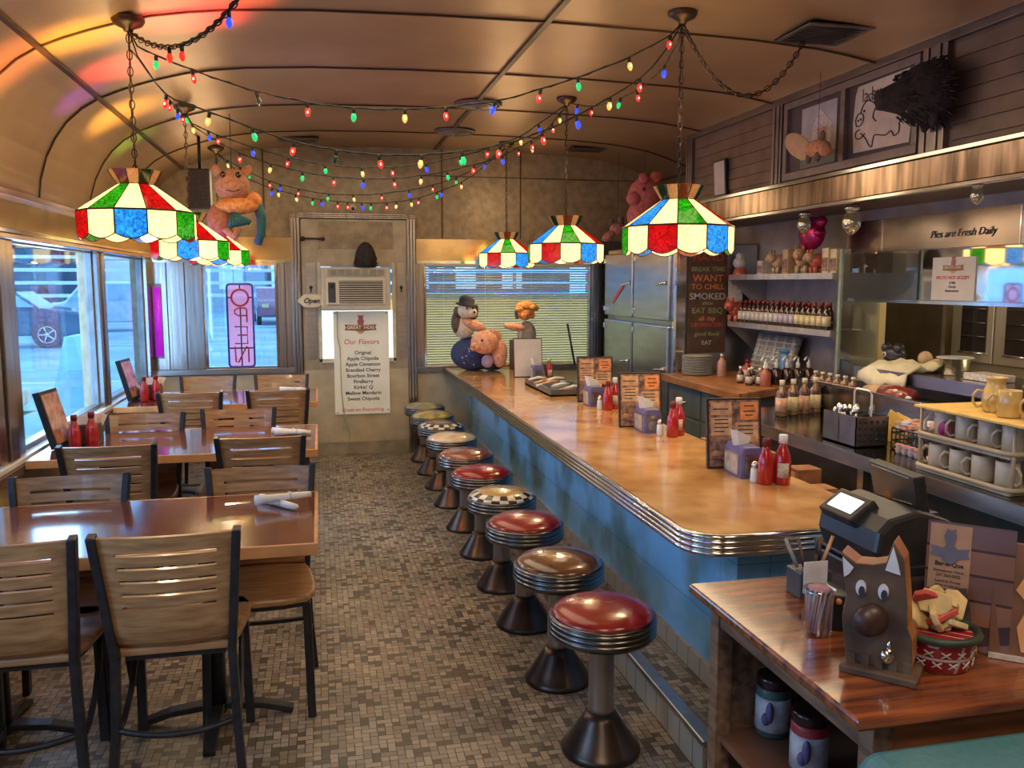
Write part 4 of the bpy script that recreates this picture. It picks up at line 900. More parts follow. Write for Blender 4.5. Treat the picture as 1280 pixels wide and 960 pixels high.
MB().ell(h+Vector((-.085, .0, -.01)), (.035, .02, .045), 14).build('ear', brf, t); MB().ell(h+Vector((.095, .01, .005)), (.02, .02, .05), 14).build('ear', brf, t)
ht = h+Vector((0, 0, .05)); M = Matrix.Translation(ht) @ Euler((.1, .12, 0)).to_matrix().to_4x4()
MB().lathe([(.095, -.004), (.10, .004), (.072, .01), (.07, .05), (.055, .075), (.02, .085), (1e-5, .086)], n=24, M=M).build('bowler_hat', mat('dark_felt', (.03, .032, .04), .8, 0, .3, 30), t)
# orange hatted creature
t = thing('plush_hatted_pig', 'orange-hatted grey soft toy sitting behind the black framed menu on the counter', 'soft toy', (1.72, 7.8, ctz))
b = pp(657, 412, 7.75)
MB().ell(b+Vector((.01, 0, -.04)), (.09, .08, .12), 20).build('body', grf, t)
MB().ell(b+Vector((-.05, -.02, -.02)), (.03, .04, .08), 14).build('shirt_front', whf, t)
MB().ell(b+Vector((-.12, -.06, .03)), (.11, .035, .035), 16, rot=(0, .15, 0)).build('arm', pinkf, t)
h = pp(656, 391, 7.72)
MB().ell(h, (.075, .07, .07), 20).ell(h+Vector((-.015, -.06, -.02)), (.04, .03, .032), 16).build('head', orf, t)
for s in (-1, 1): MB().ell(h+Vector((s*.075, .0, -.01)), (.022, .02, .05), 12).build('ear', brf if s < 0 else orf, t)
MB().ell(h+Vector((.0, 0, .06)), (.085, .075, .05), 20).ell(h+Vector((-.05, -.02, .035)), (.05, .05, .035), 16).ell(h+Vector((.065, -.03, .055)), (.065, .03, .035), 16, rot=(0, .3, 0)).build('floppy_hat', orf, t)
MB().ell(h+Vector((.06, -.06, .055)), (.03, .02, .022), 12).build('hat_flower', mat('yellow_felt', (.9, .6, .15), .8), t)
MB().box(b.x-.14, b.x+.13, 7.68, 7.82, ctz, ctz+.27).build('wooden_seat', mat('crate_brown', (.22, .10, .05), .6), t, bevel=.004)
# hanging pig in the left corner
t = thing('hanging_pig_puppet', 'orange plush pig puppet in teal trousers hanging from the ceiling, upper left', 'soft toy', (-.58, 6.4, 2.45))
h = pp(290, 232, 6.4)
MB().ell(h, (.12, .10, .115), 20).ell(h+Vector((.02, -.09, -.02)), (.07, .05, .055), 16).build('head', pinkm := plush((.50, .20, .11), (.60, .28, .16), 'dusky_pink_plush'), t)
for s in (-1, 1): MB().ell(h+Vector((s*.05, -.075, .065)), (.020, .016, .022), 12).build('eye', eyem, t); MB().ell(h+Vector((s*.10, .0, .10)), (.035, .02, .05), 12, rot=(0, s*.5, 0)).build('ear', pinkm, t)
MB().tube([h+Vector((-.03, -.14, -.045)), h+Vector((.02, -.148, -.055)), h+Vector((.06, -.135, -.04))], .005, 6).build('mouth', brf, t)
MB().ell(h+Vector((.03, -.02, -.14)), (.15, .09, .06), 20).ell(h+Vector((.14, -.01, -.10)), (.06, .06, .06), 14).build('collar', orf, t)
MB().ell(h+Vector((-.09, .0, -.24)), (.09, .08, .12), 18).build('body', plush((.42, .13, .08), (.5, .2, .12), 'rust_plush'), t)
MB().tube([h+Vector((.17, 0, -.13)), h+Vector((.19, .01, -.22)), h+Vector((.185, 0, -.33)), h+Vector((.16, -.02, -.40))], [.035, .035, .03, .03], 12).build('teal_sleeve', mat('teal_cloth', (.02, .12, .14), .7), t)
mb = MB()
for k in range(6): mb.tube([h+Vector((.0, -.06, -.19)), h+Vector((-.01+.025*k, -.09, -.29+.006*k))], [.012, .022], 8)
mb.build('teal_ruffle', MATS['teal_cloth'], t)
MB().tube([h+Vector((-.05, -.04, -.30)), h+Vector((.01, -.08, -.36)), h+Vector((.04, -.09, -.30))], [.03, .028, .026], 10).build('arm', pinkm, t)
MB().tube([h+Vector((0, 0, .1)), (h.x, h.y, zc(h.x))], .003, 5).build('hanging_string', blackm, t)
t = thing('wall_speaker', 'tall dark speaker box hung below the ceiling beside the orange pig puppet', 'speaker', (-.86, 6.95, 2.2))
a = pp(250, 212, 7.0); b2 = pp(250, 262, 7.0)
MB().box(a.x-.085, a.x+.075, 6.92, 7.06, b2.z, a.z).build('cabinet', blackp, t, bevel=.008)
MB().box(a.x-.07, a.x+.06, 6.912, 6.92, b2.z+.02, a.z-.02).build('grille_cloth', mat('speaker_cloth', (.07, .05, .04), .9, 0, .5, 80), t)
MB().tube([(a.x, 6.99, a.z), (a.x, 6.99, zc(a.x))], .012, 8).build('bracket', blackm, t)
# pigs above the refrigerator
t = thing('hanging_plush_pig', 'rose pink soft toy pig hanging at the far right ceiling curve, above refrigerator', 'soft toy', (2.95, 7.3, 2.3))
h = pp(806, 245, 7.2)
MB().ell(h, (.15, .13, .16), 22).ell(h+Vector((-.12, -.06, -.03)), (.07, .06, .06), 16).ell(h+Vector((-.02, 0, -.17)), (.14, .12, .13), 18).build('body', pkf, t)
MB().ell(h+Vector((-.05, -.1, .14)), (.05, .03, .045), 12, rot=(0, .6, 0)).build('ear', pkf, t); MB().ell(h+Vector((.08, -.06, .16)), (.06, .03, .05), 12).build('ear', pkf, t)
MB().ell(h+Vector((-.06, -.125, .045)), (.014, .01, .016), 10).build('eye', eyem, t)
MB().tube([h+Vector((0, 0, .14)), (h.x, h.y, zc(h.x))], .003, 5).build('hanging_string', blackm, t)
t = thing('hanging_small_pig', 'small dusky pink toy pig dangling left of the larger rose pink one', 'soft toy', (2.7, 7.5, 2.1))
h = pp(772, 287, 7.5)
MB().ell(h, (.075, .06, .06), 18).ell(h+Vector((-.09, -.02, -.06)), (.07, .045, .04), 14, rot=(0, -.6, 0)).build('body', plush((.35, .13, .10), (.5, .22, .18), 'faded_pink_plush'), t)
MB().ell(h+Vector((.03, 0, .08)), (.035, .03, .05), 12).ell(h+Vector((-.05, .02, .07)), (.025, .02, .035), 12).build('ears', brf, t)
MB().tube([h+Vector((0, 0, .06)), (h.x, h.y, zc(h.x))], .002, 4).build('hanging_string', blackm, t)
# ================= REFRIGERATOR =================
fg = thing('refrigerator', 'tall four-door stainless refrigerator with latch handles behind the counter end', 'refrigerator', (3.05, 7.05, 0))
MB().box(2.72, 3.39, 6.24, 7.88, .02, 1.90).build('cabinet', mat('fridge_steel', (.42, .44, .47), .28, 1, .12, 4), fg, bevel=.006)
MB().box(2.705, 2.722, 6.225, 6.30, .02, 1.90).box(2.722, 2.78, 6.222, 6.238, .02, 1.90).build('corner_trim', chrome, fg)
dm = mat('fridge_door_steel', (.50, .55, .60), .30, 1, .10, 3, stretch=(1, 1, 6), bump=.02)
for (ya, yb) in ((6.32, 7.08), (7.12, 7.85)):
    for (za, zb) in ((1.295, 1.86), (.16, 1.255)):
        dd = MB().box(2.675, 2.715, ya, yb, za, zb).build('door', dm, fg, bevel=.01)
        zh = za+(.30 if za > 1 else .75); h_ = MB().box(2.655, 2.676, ya+.012, ya+.07, zh-.02, zh+.02).tube([(2.65, ya+.04, zh), (2.64, ya+.14, zh-.012), (2.645, ya+.18, zh-.012)], .012, 8); h_.build('handle', chrome, dd, bevel=.003)
        for zk in (za+.06, zb-.06): MB().box(2.66, 2.676, yb-.05, yb-.005, zk-.022, zk+.022).build('hinge', chrome, dd, bevel=.004)
t = thing('fridge_sticker', 'small red sausage-shaped magnet on the refrigerator upper door', 'magnet', (2.672, 7.3, 1.5))
MB().box(2.669, 2.674, 7.30, 7.62, 1.485, 1.525, M=Matrix.Translation((0, 7.45, 1.5)) @ Matrix.Rotation(-.5, 4, 'X') @ Matrix.Translation((0, -7.45, -1.5))).build('magnet_body', mat('faded_red', (.5, .08, .05), .5), t, bevel=.002)
# colourful word sign on the refrigerator side
sg = thing('word_sign', 'tall brown sign with colourful stacked words on the refrigerator side', 'sign', (2.95, 6.225, 1.45))
MB().box(2.80, 3.12, 6.214, 6.236, 1.05, 1.86).build('board', mat('sign_brown', (.075, .04, .025), .6, 0, .3, 10), sg)
sc = {'r': mat('sign_red', (.35, .05, .03), .6), 'g': mat('sign_green', (.22, .24, .10), .6), 'o': mat('sign_orange', (.50, .15, .05), .6), 'w': mat('sign_white', (.38, .36, .32), .6)}
for s, sz, c, z in (('HAND', .08, 'r', 1.79), ('BREAK TIME', .048, 'g', 1.70), ('WANT', .075, 'o', 1.63), ('TO CHILL', .058, 'o', 1.565), ('SMOKED', .07, 'w', 1.49), ('since', .04, 'g', 1.44), ('EAT BBQ', .06, 'g', 1.38), ('all day', .05, 'o', 1.32), ('LIP-SMACKIN', .042, 'r', 1.27), ('good food', .045, 'g', 1.20), ('EAT', .045, 'w', 1.13)):
    text(s, sz, sc[c], sg, (2.96, 6.212, z), xs=1.1, bold=.001)
# wood-topped back counter with drawers
bc = thing('back_counter', 'grey cabinet with thick butcher block top behind the diner counter, chamfered corner', 'cabinet', (3.0, 5.6, 0))
MB().prism([(2.58, 6.20), (2.58, 4.93), (3.12, 5.24), (3.385, 5.24), (3.385, 6.20)], .845, .90, 'xy').build('butcher_block_top', mat('butcher_block', (.32, .12, .04), .35, 0, .25, 4, col2=(.50, .22, .08), stretch=(8, 1, 1)), bc, bevel=.006)
cabm = mat('slate_cabinet', (.10, .12, .13), .45, 0, .2, 5)
MB().prism([(2.65, 6.20), (2.65, 5.03), (3.12, 5.30), (3.38, 5.30), (3.38, 6.20)], .12, .845, 'xy').build('cabinet_body', cabm, bc)
for ya, yb in ((5.62, 6.15), (5.10, 5.58)):
    for za, zb in ((.62, .82), (.38, .60), (.14, .36)):
        dr = MB().box(2.64, 2.66, ya, yb, za, zb).build('drawer', cabm, bc, bevel=.003)
        ym = (ya+yb)/2; MB().tube([(2.642, ym-.05, (za+zb)/2), (2.62, ym-.04, (za+zb)/2), (2.62, ym+.04, (za+zb)/2), (2.642, ym+.05, (za+zb)/2)], .006, 6).build('handle', chrome, dr)
# things on it
pl = None
for k in range(12):
    t = thing('dinner_plate', 'white dinner plate in the stack at the left of butcher block top', 'plate', (2.80, 6.03, .90+k*.0125), 'white plates stacked on the butcher block')
    MB().lathe([(.05, 0), (.06, .001), (.112, .010), (.115, .012), (.11, .0125), (.06, .005), (1e-5, .004)], (2.80, 6.03, .901+k*.0125), 28).build('plate_body', mat('white_china', (.70, .68, .60), .2, 0, .05, 8, coat=.4), t)
def bottle(x, y, z, r, h, m, capm, lab, grp, labm=None, cat='bottle', nm='sauce_bottle'):
    t = thing(nm, lab, cat, (x, y, z), grp)
    MB().lathe([(r*.9, 0), (r, h*.03), (r, h*.58), (r*.85, h*.68), (r*.4, h*.78), (r*.36, h*.88)], (x, y, z), 14).build('bottle_body', m, t)
    MB().lathe([(r*.45, h*.86), (r*.45, h), (r*.4, h*1.005)], (x, y, z), 12).build('bottle_cap', capm, t)
    if labm: MB().lathe([(r*1.02, h*.14), (r*1.02, h*.52)], (x, y, z), 14).build('paper_label', labm, t)
    return t
sauced = mat('dark_sauce', (.035, .012, .008), .12, 0, .3, 20, coat=.6); labw = mat('white_label', (.50, .46, .42), .5, 0, .25, 60); laby = mat('cream_label', (.58, .48, .26), .5, 0, .2, 60); lily = mat('lilac_label', (.42, .36, .42), .5, 0, .3, 60)
clearg = glassmat('clear_plastic', (.75, .78, .78), .2, .1)
bottle(2.93, 5.88, .90, .032, .17, mat('tan_powder', (.45, .25, .18), .4), chrome, 'tan glass spice shaker right of the plate stack on butcher block', None, nm='spice_shaker')
bottle(3.0, 5.62, .90, .035, .15, mat('red_jar_plastic', (.30, .03, .02), .3), redcap, 'squat red sauce bottle in the middle of the butcher block top', None, labm=mat('pale_red_label', (.6, .35, .3), .5))
for k, (dx, dy) in enumerate(((0, 0), (.06, -.05), (0, -.12), (.06, -.16))):
    bottle(2.86+dx, 5.45+dy, .90, .024, .12, sauced, white, 'small dark bottle with white cap on the butcher block front', 'small dark white-capped bottles on butcher block', labw)
bottle(2.95, 5.27, .90, .04, .14, mat('pink_sauce', (.42, .13, .08), .3, coat=.4), white, 'pink sauce squeeze bottle at the near corner of the butcher block', None)
for k in range(5):
    t = thing('pump_dispenser', 'black syrup pump jar with white nozzle on the near end of butcher block', 'dispenser', (3.0+.075*k, 5.36-.012*k, .90), 'black pump jars on the butcher block')
    x, y = 3.0+.075*k, 5.36-.012*k
    MB().lathe([(.036, 0), (.038, .01), (.038, .10), (.02, .115)], (x, y, .90), 14).build('jar_body', sauced, t)
    MB().lathe([(.014, .11), (.014, .15), (.006, .155), (.006, .19)], (x, y, .90), 10).tube([(x, y, 1.085), (x-.03, y-.02, 1.09), (x-.055, y-.035, 1.07)], .007, 6).build('pump_head', white, t)
t = thing('water_jug', 'blue-lidded clear plastic jug behind the pump jars by the glass screen', 'jug', (3.2, 5.05, .9))
MB().lathe([(.06, 0), (.065, .01), (.06, .17), (.05, .2)], (3.28, 5.56, .90), 18).build('jug_body', mat('blue_tint_plastic', (.10, .20, .32), .2, 0, .2, 10, coat=.5), t)
MB().lathe([(.055, .2), (.055, .225)], (3.28, 5.56, .90), 18).build('lid', mat('blue_lid', (.06, .22, .42), .3), t)
# sleeves of cups leaning
for k in range(9):
    x, y = 3.26, 6.02-.06*k
    t = thing('cup_sleeve', 'tall clear wrapped sleeve of paper cups leaning on the kitchen wall', 'cups', (x, y, .9), 'sleeves of cups under the bottle shelf')
    MB().tube([(x, y, .905), (x+.03, y-.02, 1.05), (x+.06, y-.045, 1.21)], [.036, .034, .036], 12).build('sleeve', mat('sleeve_pale_%d' % (k % 2), ((.34, .33, .28), (.24, .23, .21))[k % 2], .25, 0, .3, 30, coat=.4), t)
    mb = MB()
    for j in range(7): u = j/7; mb.lathe([(.037, 0), (.038, .004), (.037, .008)], (x+.06*u, y-.045*u, .93+.27*u), 12)
    mb.build('cup_rims', labw, t)
# wall shelves
shm = mat('shelf_steel', (.46, .42, .36), .35, .8, .12, 5)
def shelf(y0, y1, x0, z, nm):
    t = thing('wall_shelf', nm, 'shelf', (XK-.1, (y0+y1)/2, z))
    MB().box(x0, XK-.002, y0, y1, z-.006, z).build('shelf_board', shm, t)
    MB().box(x0-.003, x0, y0, y1, z-.035, z+.004).build('shelf_lip', mat('shelf_lip_steel', (.62, .58, .54), .3, .8), t)
    for y in (y0-.004, y1): MB().prism([(x0, z+.004), (XK-.002, z+.004), (XK-.002, z-.26), (XK-.05, z-.26), (x0, z-.03)], y, y+.004, 'yz' if False else 'xz').build('bracket', shm, t)
    return t
shelf(4.74, 6.1, 3.08, 1.30, 'lower steel wall shelf packed with a row of dark sauce bottles'); shelf(4.74, 6.1, 3.08, 1.655, 'upper steel wall shelf holding pig figurines and tan boxes')
for k in range(18):
    y = 5.98-k*.066; lm = labw if k < 9 else (lily if k < 12 else laby)
    bottle(3.13, y, 1.301, .027, .165, sauced, redcap, 'dark barbecue sauce bottle with pale label in the row on the lower shelf', 'dark sauce bottles along the lower wall shelf', lm)
for k in range(12):
    bottle(3.22, 5.95-k*.09, 1.301, .027, .17, sauced, redcap, 'dark sauce bottle standing in the second rank behind the front row', 'dark sauce bottles in the rear rank of the lower shelf')
def pigfig(x, y, z, s, m, lab, rz=0, m2=None):
    t = thing('pig_figurine', lab, 'figurine', (x, y, z)); M = Matrix.Translation((x, y, z)) @ Matrix.Rotation(rz, 4, 'Z') @ Matrix.Scale(s, 4)
    def E(c, r, n=14, rot=(0, 0, 0)): return MB().ell(c, r, n, rot=rot)
    mb = MB(); mb.ell((0, 0, .55), (.5, .34, .36), 16)
    for dx in (-.28, .28):
        for dy in (-.17, .17): mb.lathe([(.10, 0), (.11, .3)], (dx, dy, 0), 8)
    mb.v = [M @ v for v in mb.v]; mb.build('body', m, t)
    mb = MB().ell((-.52, 0, .72), (.26, .24, .24), 14).ell((-.76, 0, .66), (.08, .11, .10), 10); mb.v = [M @ v for v in mb.v]; mb.build('head', m2 or m, t)
    mb = MB().ell((-.48, .16, .98), (.08, .04, .12), 8).ell((-.48, -.16, .98), (.08, .04, .12), 8); mb.v = [M @ v for v in mb.v]; mb.build('ears', m, t)
    return t
rosep = mat('rose_ceramic', (.45, .14, .10), .35, 0, .2, 10, coat=.3); redp = mat('red_ceramic', (.50, .10, .06), .3, 0, .2, 10, coat=.4); tanf = mat('tan_figurine', (.45, .30, .16), .5, 0, .25, 15)
pigfig(3.2, 5.55, 1.661, .15, tanf, 'tan pig figurine on the upper wall shelf, left of the boxes'); pigfig(3.18, 5.05, 1.661, .14, redp, 'red-bodied pig figurine with tan head on the upper shelf', 0, tanf)
pigfig(3.2, 5.25, 1.661, .17, tanf, 'larger tan pig figurine behind the red one on the upper shelf', .6)
for k, (y, h, m) in enumerate(((5.40, .17, tanf), (4.92, .16, laby), (4.83, .15, laby), (5.75, .10, labw))):
    t = thing('carton', ['tall tan carton on the upper shelf beside the tan pig', 'cream carton on the upper shelf, second from near end', 'cream carton at the near end of the upper shelf', 'low white carton at the far end of the upper shelf'][k], 'box', (3.2, y, 1.661), 'cartons on the upper shelf')
    MB().box(3.14, 3.24, y-.035, y+.035, 1.657, 1.657+h).build('carton_body', m, t, bevel=.003); MB().box(3.137, 3.14, y-.03, y+.03, 1.67, 1.66+h*.6).build('printed_label', brownp, t)
pigfig(3.17, 6.13, 1.30, .17, redp, 'glossy red-orange pig bank at the far end of the lower shelf', .4)
t = thing('chef_figurine', 'white-hatted red figurine hanging near the far end of the upper shelf', 'figurine', (3.2, 6.16, 1.62))
MB().lathe([(.05, 0), (.055, .04), (.04, .09)], (3.2, 6.16, 1.62), 16).build('body', redp, t); MB().ell((3.2, 6.16, 1.75), (.055, .055, .05), 14).ell((3.2, 6.16, 1.80), (.035, .035, .03), 12).build('white_hat', labw, t)
t = thing('wall_notice', 'small white paper notice taped above the red-orange pig bank', 'notice', (XK, 6.1, 1.5))
MB().box(3.13, 3.25, 6.205, 6.21, 1.44, 1.62).build('paper', labw, t); text('NOTICE', .02, inkd, t, (3.19, 6.203, 1.59))
# hanging lamps under the bulkhead
def soffit_bulb(p, lab, s=1):
    t = thing('soffit_bulb', lab, 'lamp', p, 'bare chrome bulbs hung under the bulkhead'); x, y, z = p
    MB().lathe([(.03*s, .0), (.035*s, -.02*s), (.02*s, -.03*s)][::-1], p, 14).build('socket', chrome, t)
    MB().lathe([(1e-5, -.14*s), (.02*s, -.13*s), (.04*s, -.10*s), (.042*s, -.07*s), (.025*s, -.03*s)], p, 18).build('bulb', mat('silver_bulb', (.5, .44, .3), .06, .95, .1, 10, emit=(1, .8, .5), es=.04), t)
soffit_bulb((3.02, 4.98, 2.045), 'chrome bulb under the bulkhead, left of the magenta balloon'); soffit_bulb((3.02, 4.48, 2.045), 'large chrome bulb hanging in front of the magenta foil balloon', 1.25)
soffit_bulb((2.95, 3.43, 2.05), 'small chrome bulb clipped to the bulkhead edge, far right', .7)
t = thing('foil_balloon', 'crumpled magenta foil pig balloon hanging under the bulkhead', 'balloon', (3.2, 4.75, 1.9))
h = at(1015, 292, X=3.2); mb = MB().ell(h, (.06, .13, .11), 16); mb.ell(h+Vector((0, -.10, .07)), (.03, .06, .04), 10).ell(h+Vector((0, .09, -.08)), (.03, .05, .05), 10).ell(h+Vector((-.02, -.12, 0)), (.04, .04, .03), 10); mb.build('balloon_body', mat('magenta_foil', (.42, .015, .10), .25, .5, .3, 20), t)
MB().tube([h+Vector((0, 0, .1)), (h.x, h.y, 2.05)], .002, 4).build('ribbon', blackm, t)
# glass screen by the pass
t = thing('glass_screen', 'upright glass screen with green-edged post between shelves and kitchen pass', 'screen', (3.25, 4.70, .86))
MB().box(3.12, 3.39, 4.695, 4.70, .91, 1.78).build('glass_pane', clearg, t); MB().box(3.105, 3.12, 4.685, 4.71, .0, 1.80).build('post', mat('green_edge', (.32, .38, .30), .3, .5), t)
# ---- bulkhead pictures ----
XP = XB
t = thing('framed_card', 'small black framed white card standing on the bulkhead ledge, far left panel', 'picture', (XP, 5.78, 2.22))
M = Matrix.Translation((XP-.012, 5.83, 2.217)) @ Matrix.Rotation(-.06, 4, 'Y') @ Matrix.Rotation(pi, 4, 'Z') 
MB().box(0, .018, -.09, .10, 0, .26, M=M).build('frame', blackm, t, bevel=.002); MB().box(.018, .020, -.075, .085, .015, .245, M=M).build('card', mat('pale_card', (.45, .42, .36), .5, 0, .06), t)
text('thanks', .035, inkd, t, (XP-.036, 5.82, 2.35), (pi/2, 0, -pi/2), shear=.3)
t = thing('display_case', 'glazed wooden wall case in the bulkhead holding two old pictures', 'display case', (XP, 4.3, 2.23))
ya, yb = 3.74, 4.98
MB().box(XP-.028, XP, ya, yb, 2.225, 2.27).box(XP-.028, XP, ya, yb, 2.655, 2.695).box(XP-.028, XP, ya, ya+.04, 2.27, 2.655).box(XP-.028, XP, yb-.04, yb, 2.27, 2.655).box(XP-.03, XP, 4.34, 4.38, 2.27, 2.655).build('frame', mat('case_wood', (.20, .16, .145), .4, .4), t, bevel=.002)
MB().box(XP-.004, XP-.001, ya+.04, yb-.04, 2.27, 2.655).build('backboard', mat('case_back', (.07, .05, .045), .6), t)
paperp = mat('old_paper', (.52, .45, .36), .6, 0, .15, 10)
t = thing('butcher_pig_poster', 'old cream poster with a line-drawn pig and lettering, right side of display case', 'poster', (XP, 4.0, 2.28))
pc_ = [(4.27, 2.30), (4.285, 2.45), (4.27, 2.60), (4.25, 2.645), (3.82, 2.65), (3.80, 2.45), (3.815, 2.29)]
MB().prism(pc_, XP-.010, XP-.006, 'yz').build('sheet', paperp, t)
text('la boucherie', .09, inkd, t, (XP-.011, 4.17, 2.60), (pi/2, 0, -pi/2), 'LEFT', xs=.9) if False else text('la bu', .10, inkd, t, (XP-.011, 4.13, 2.585), (pi/2, 0, -pi/2), xs=.85)
def pg_(*q): return [(XP-.013, 4.27-.45*u, 2.29+.35*v) for u, v in q]
def smooth(P, n=6):
    P = [Vector(p) for p in P]; out = []
    for i in range(len(P)-1):
        p0, p1, p2, p3 = P[max(i-1, 0)], P[i], P[i+1], P[min(i+2, len(P)-1)]
        for k in range(n):
            u = k/n; out.append(.5*((2*p1)+(p2-p0)*u+(2*p0-5*p1+4*p2-p3)*u*u+(3*p1-p0-3*p2+p3)*u**3))
    return out+[P[-1]]
mb = MB()
for seg in (((.22, .28), (.12, .22), (.04, .26), (.05, .34), (.12, .36)), ((.05, .42), (.03, .52), (.08, .60), (.16, .58), (.18, .50), (.13, .42), (.05, .42)), ((.12, .60), (.16, .70), (.24, .76), (.34, .72), (.40, .66)), ((.30, .74), (.26, .84), (.36, .82), (.38, .70)), ((.38, .70), (.55, .78), (.75, .72), (.88, .58), (.90, .42), (.84, .30)),
            ((.14, .30), (.24, .20), (.30, .10), (.36, .06), (.38, .16), (.42, .22), (.60, .18), (.70, .22), (.76, .14), (.84, .18), (.84, .30)), ((.88, .44), (.95, .48), (.97, .40), (.91, .37), (.92, .46)), ((.40, .62), (.36, .50), (.42, .42))):
    mb.tube(smooth(pg_(*seg)), .0032, 5)
mb.ell(pg_((.19, .62))[0], (.004, .007, .007), 8).ell(pg_((.08, .50))[0], (.004, .005, .007), 8).ell(pg_((.13, .51))[0], (.004, .005, .007), 8)
mb.build('pig_drawing', inkd, t)
t = thing('farmhouse_print', 'pale blue print of slanted houses, left side of the display case', 'picture', (XP, 4.65, 2.28))
MB().box(XP-.010, XP-.006, 4.44, 4.80, 2.285, 2.63).build('sheet', mat('bluish_print', (.36, .37, .36), .5, 0, .2, 8), t)
mb = MB()
mb.prism([(4.50, 2.36), (4.68, 2.34), (4.68, 2.50), (4.60, 2.60), (4.48, 2.50)], XP-.012, XP-.010, 'yz', 0).prism([(4.53, 2.40), (4.62, 2.39), (4.62, 2.49), (4.53, 2.49)], XP-.0135, XP-.012, 'yz', 1).prism([(4.44, 2.28), (4.80, 2.28), (4.80, 2.33), (4.44, 2.35)], XP-.012, XP-.010, 'yz', 2)
mb.build('house_shapes', [labw, mat('rose_print', (.42, .22, .2), .5), mat('moss_print', (.14, .16, .1), .6)], t)
# flying pig
t = thing('flying_pig', 'hanging orange flying pig toy with one big tan wing before display case', 'soft toy', (2.7, 4.5, 2.35))
h = at(1022, 186, X=2.72)
MB().ell(h, (.055, .10, .05), 18).ell(h+Vector((-.01, -.09, -.02)), (.035, .04, .035), 14).build('body', plush((.48, .20, .09), (.6, .3, .15), 'amber_plush'), t)
MB().ell(h+Vector((-.03, .15, .035)), (.012, .16, .065), 20, rot=(.42, 0, 0)).build('wing', mat('tan_wing', (.46, .30, .15), .7, 0, .12, 25, bump=.1), t)
MB().ell(h+Vector((-.01, -.06, .06)), (.012, .02, .03), 8).ell(h+Vector((-.03, .04, -.05)), (.015, .02, .03), 8).ell(h+Vector((-.03, -.05, -.05)), (.015, .02, .03), 8).build('ears_and_feet', brf, t)
MB().tube([h+Vector((0, 0, .05)), (h.x, h.y, zc(h.x)-.01)], .0015, 4).build('hanging_string', blackm, t)
# boar head
t = thing('boar_head', 'dark mounted boar head with shaggy fur jutting from the bulkhead', 'animal head', (XB, 3.62, 2.45))
h = at(1172, 116, X=2.80); Mh0 = Matrix.Translation((XB-.04, h.y+.0, h.z+.01)) @ Euler((0, -pi/2-.10, -.45)).to_matrix().to_4x4() @ Matrix.Scale(.74, 4); bf = mat('boar_fur', (.022, .013, .011), .85, 0, .5, 50, bump=.6)
mb = MB(); mb.lathe([(.19, 0), (.20, .05), (.19, .14), (.15, .22), (.10, .28), (.07, .36), (.06, .40), (1e-5, .405)], n=22, M=Mh0); mb.build('head', bf, t)
mb = MB()
Mh = Mh0
for k in range(220):
    a = RN.uniform(0, 2*pi); u = RN.uniform(0, .30); r = .20-.33*max(0, u-.08)**1.0*1.05
    q = Mh @ Vector((r*cos(a), r*sin(a), u)); q2 = Mh @ Vector(((r+.025)*cos(a), (r+.025)*sin(a), u-.03)); mb.tube([q, q2+Vector((0, 0, -.01))], [.007, .0015], 4)
mb.build('shaggy_fur', bf, t)
for s in (-1, 1): q = Mh @ Vector((-.15, s*.11, .10)); MB().ell(q, (.02, .03, .055), 10).build('ear', bf, t)
for s in (-1, 1): q = Mh @ Vector((-.10, s*.07, .235)); MB().ell(q, .012, 8).build('eye', eyem, t)
MB().tube([h+Vector((.08, .17, -.12)), h+Vector((.06, .16, -.20)), h+Vector((.08, .13, -.27))], [.008, .012, .02], 8).build('red_tassel', mat('dark_red_cloth', (.22, .02, .03), .7), t)
# ================= PREP LINE BEHIND THE COUNTER =================
wt = thing('steel_work_table', 'stainless prep table with backsplash behind the counter, crowded with mugs and baskets', 'table', (2.5, 3.2, 0))
wts = mat('worktop_steel', (.20, .19, .18), .16, 1, .15, 4)
MB().box(2.26, 2.80, 1.85, 4.62, .815, .86).build('worktop', wts, wt, bevel=.004)
MB().box(2.255, 2.262, 1.85, 4.62, .80, .863).build('front_edge', steel, wt)
MB().box(2.80, 2.83, 1.85, 4.62, .60, 1.02).build('backsplash', mat('backsplash_steel', (.30, .28, .24), .2, 1, .2, 3), wt)
MB().tube([(2.815, 1.85, 1.022), (2.815, 4.62, 1.022)], .009, 8).build('backsplash_rail', chrome, wt)
MB().box(2.30, 2.78, 1.9, 4.58, .16, .815).build('under_cabinet', mat('under_dark', (.05, .045, .04), .4, .3, .3, 6), wt)
for y in (1.9, 3.2, 4.54): MB().box(2.27, 2.30, y, y+.04, .02, .81).build('leg', steel, wt)
# shelf of orange boxes under front edge
lower = thing('under_shelf', 'steel shelf below the work table edge holding orange boxes', 'shelf', (2.2, 3.9, .5))
MB().box(2.06, 2.29, 3.2, 4.55, .60, .615).build('shelf_board', darksteel, lower)
for k in range(9):
    y = 3.3+k*.13; h = .08+.03*((k*5) % 3); t = thing('snack_box', 'small orange-brown box stacked on the low shelf behind the counter', 'box', (2.17, y, .615), 'orange boxes under the work table')
    MB().box(2.10, 2.22, y, y+.105, .616, .616+h).build('box_body', mat('box_orange_%d' % (k % 3), ((.42, .20, .08), (.30, .13, .06), (.48, .30, .14))[k % 3], .6, 0, .3, 20), t, bevel=.003)
    MB().box(2.097, 2.10, y+.02, y+.085, .63, .60+h).build('printed_label', tanp, t)
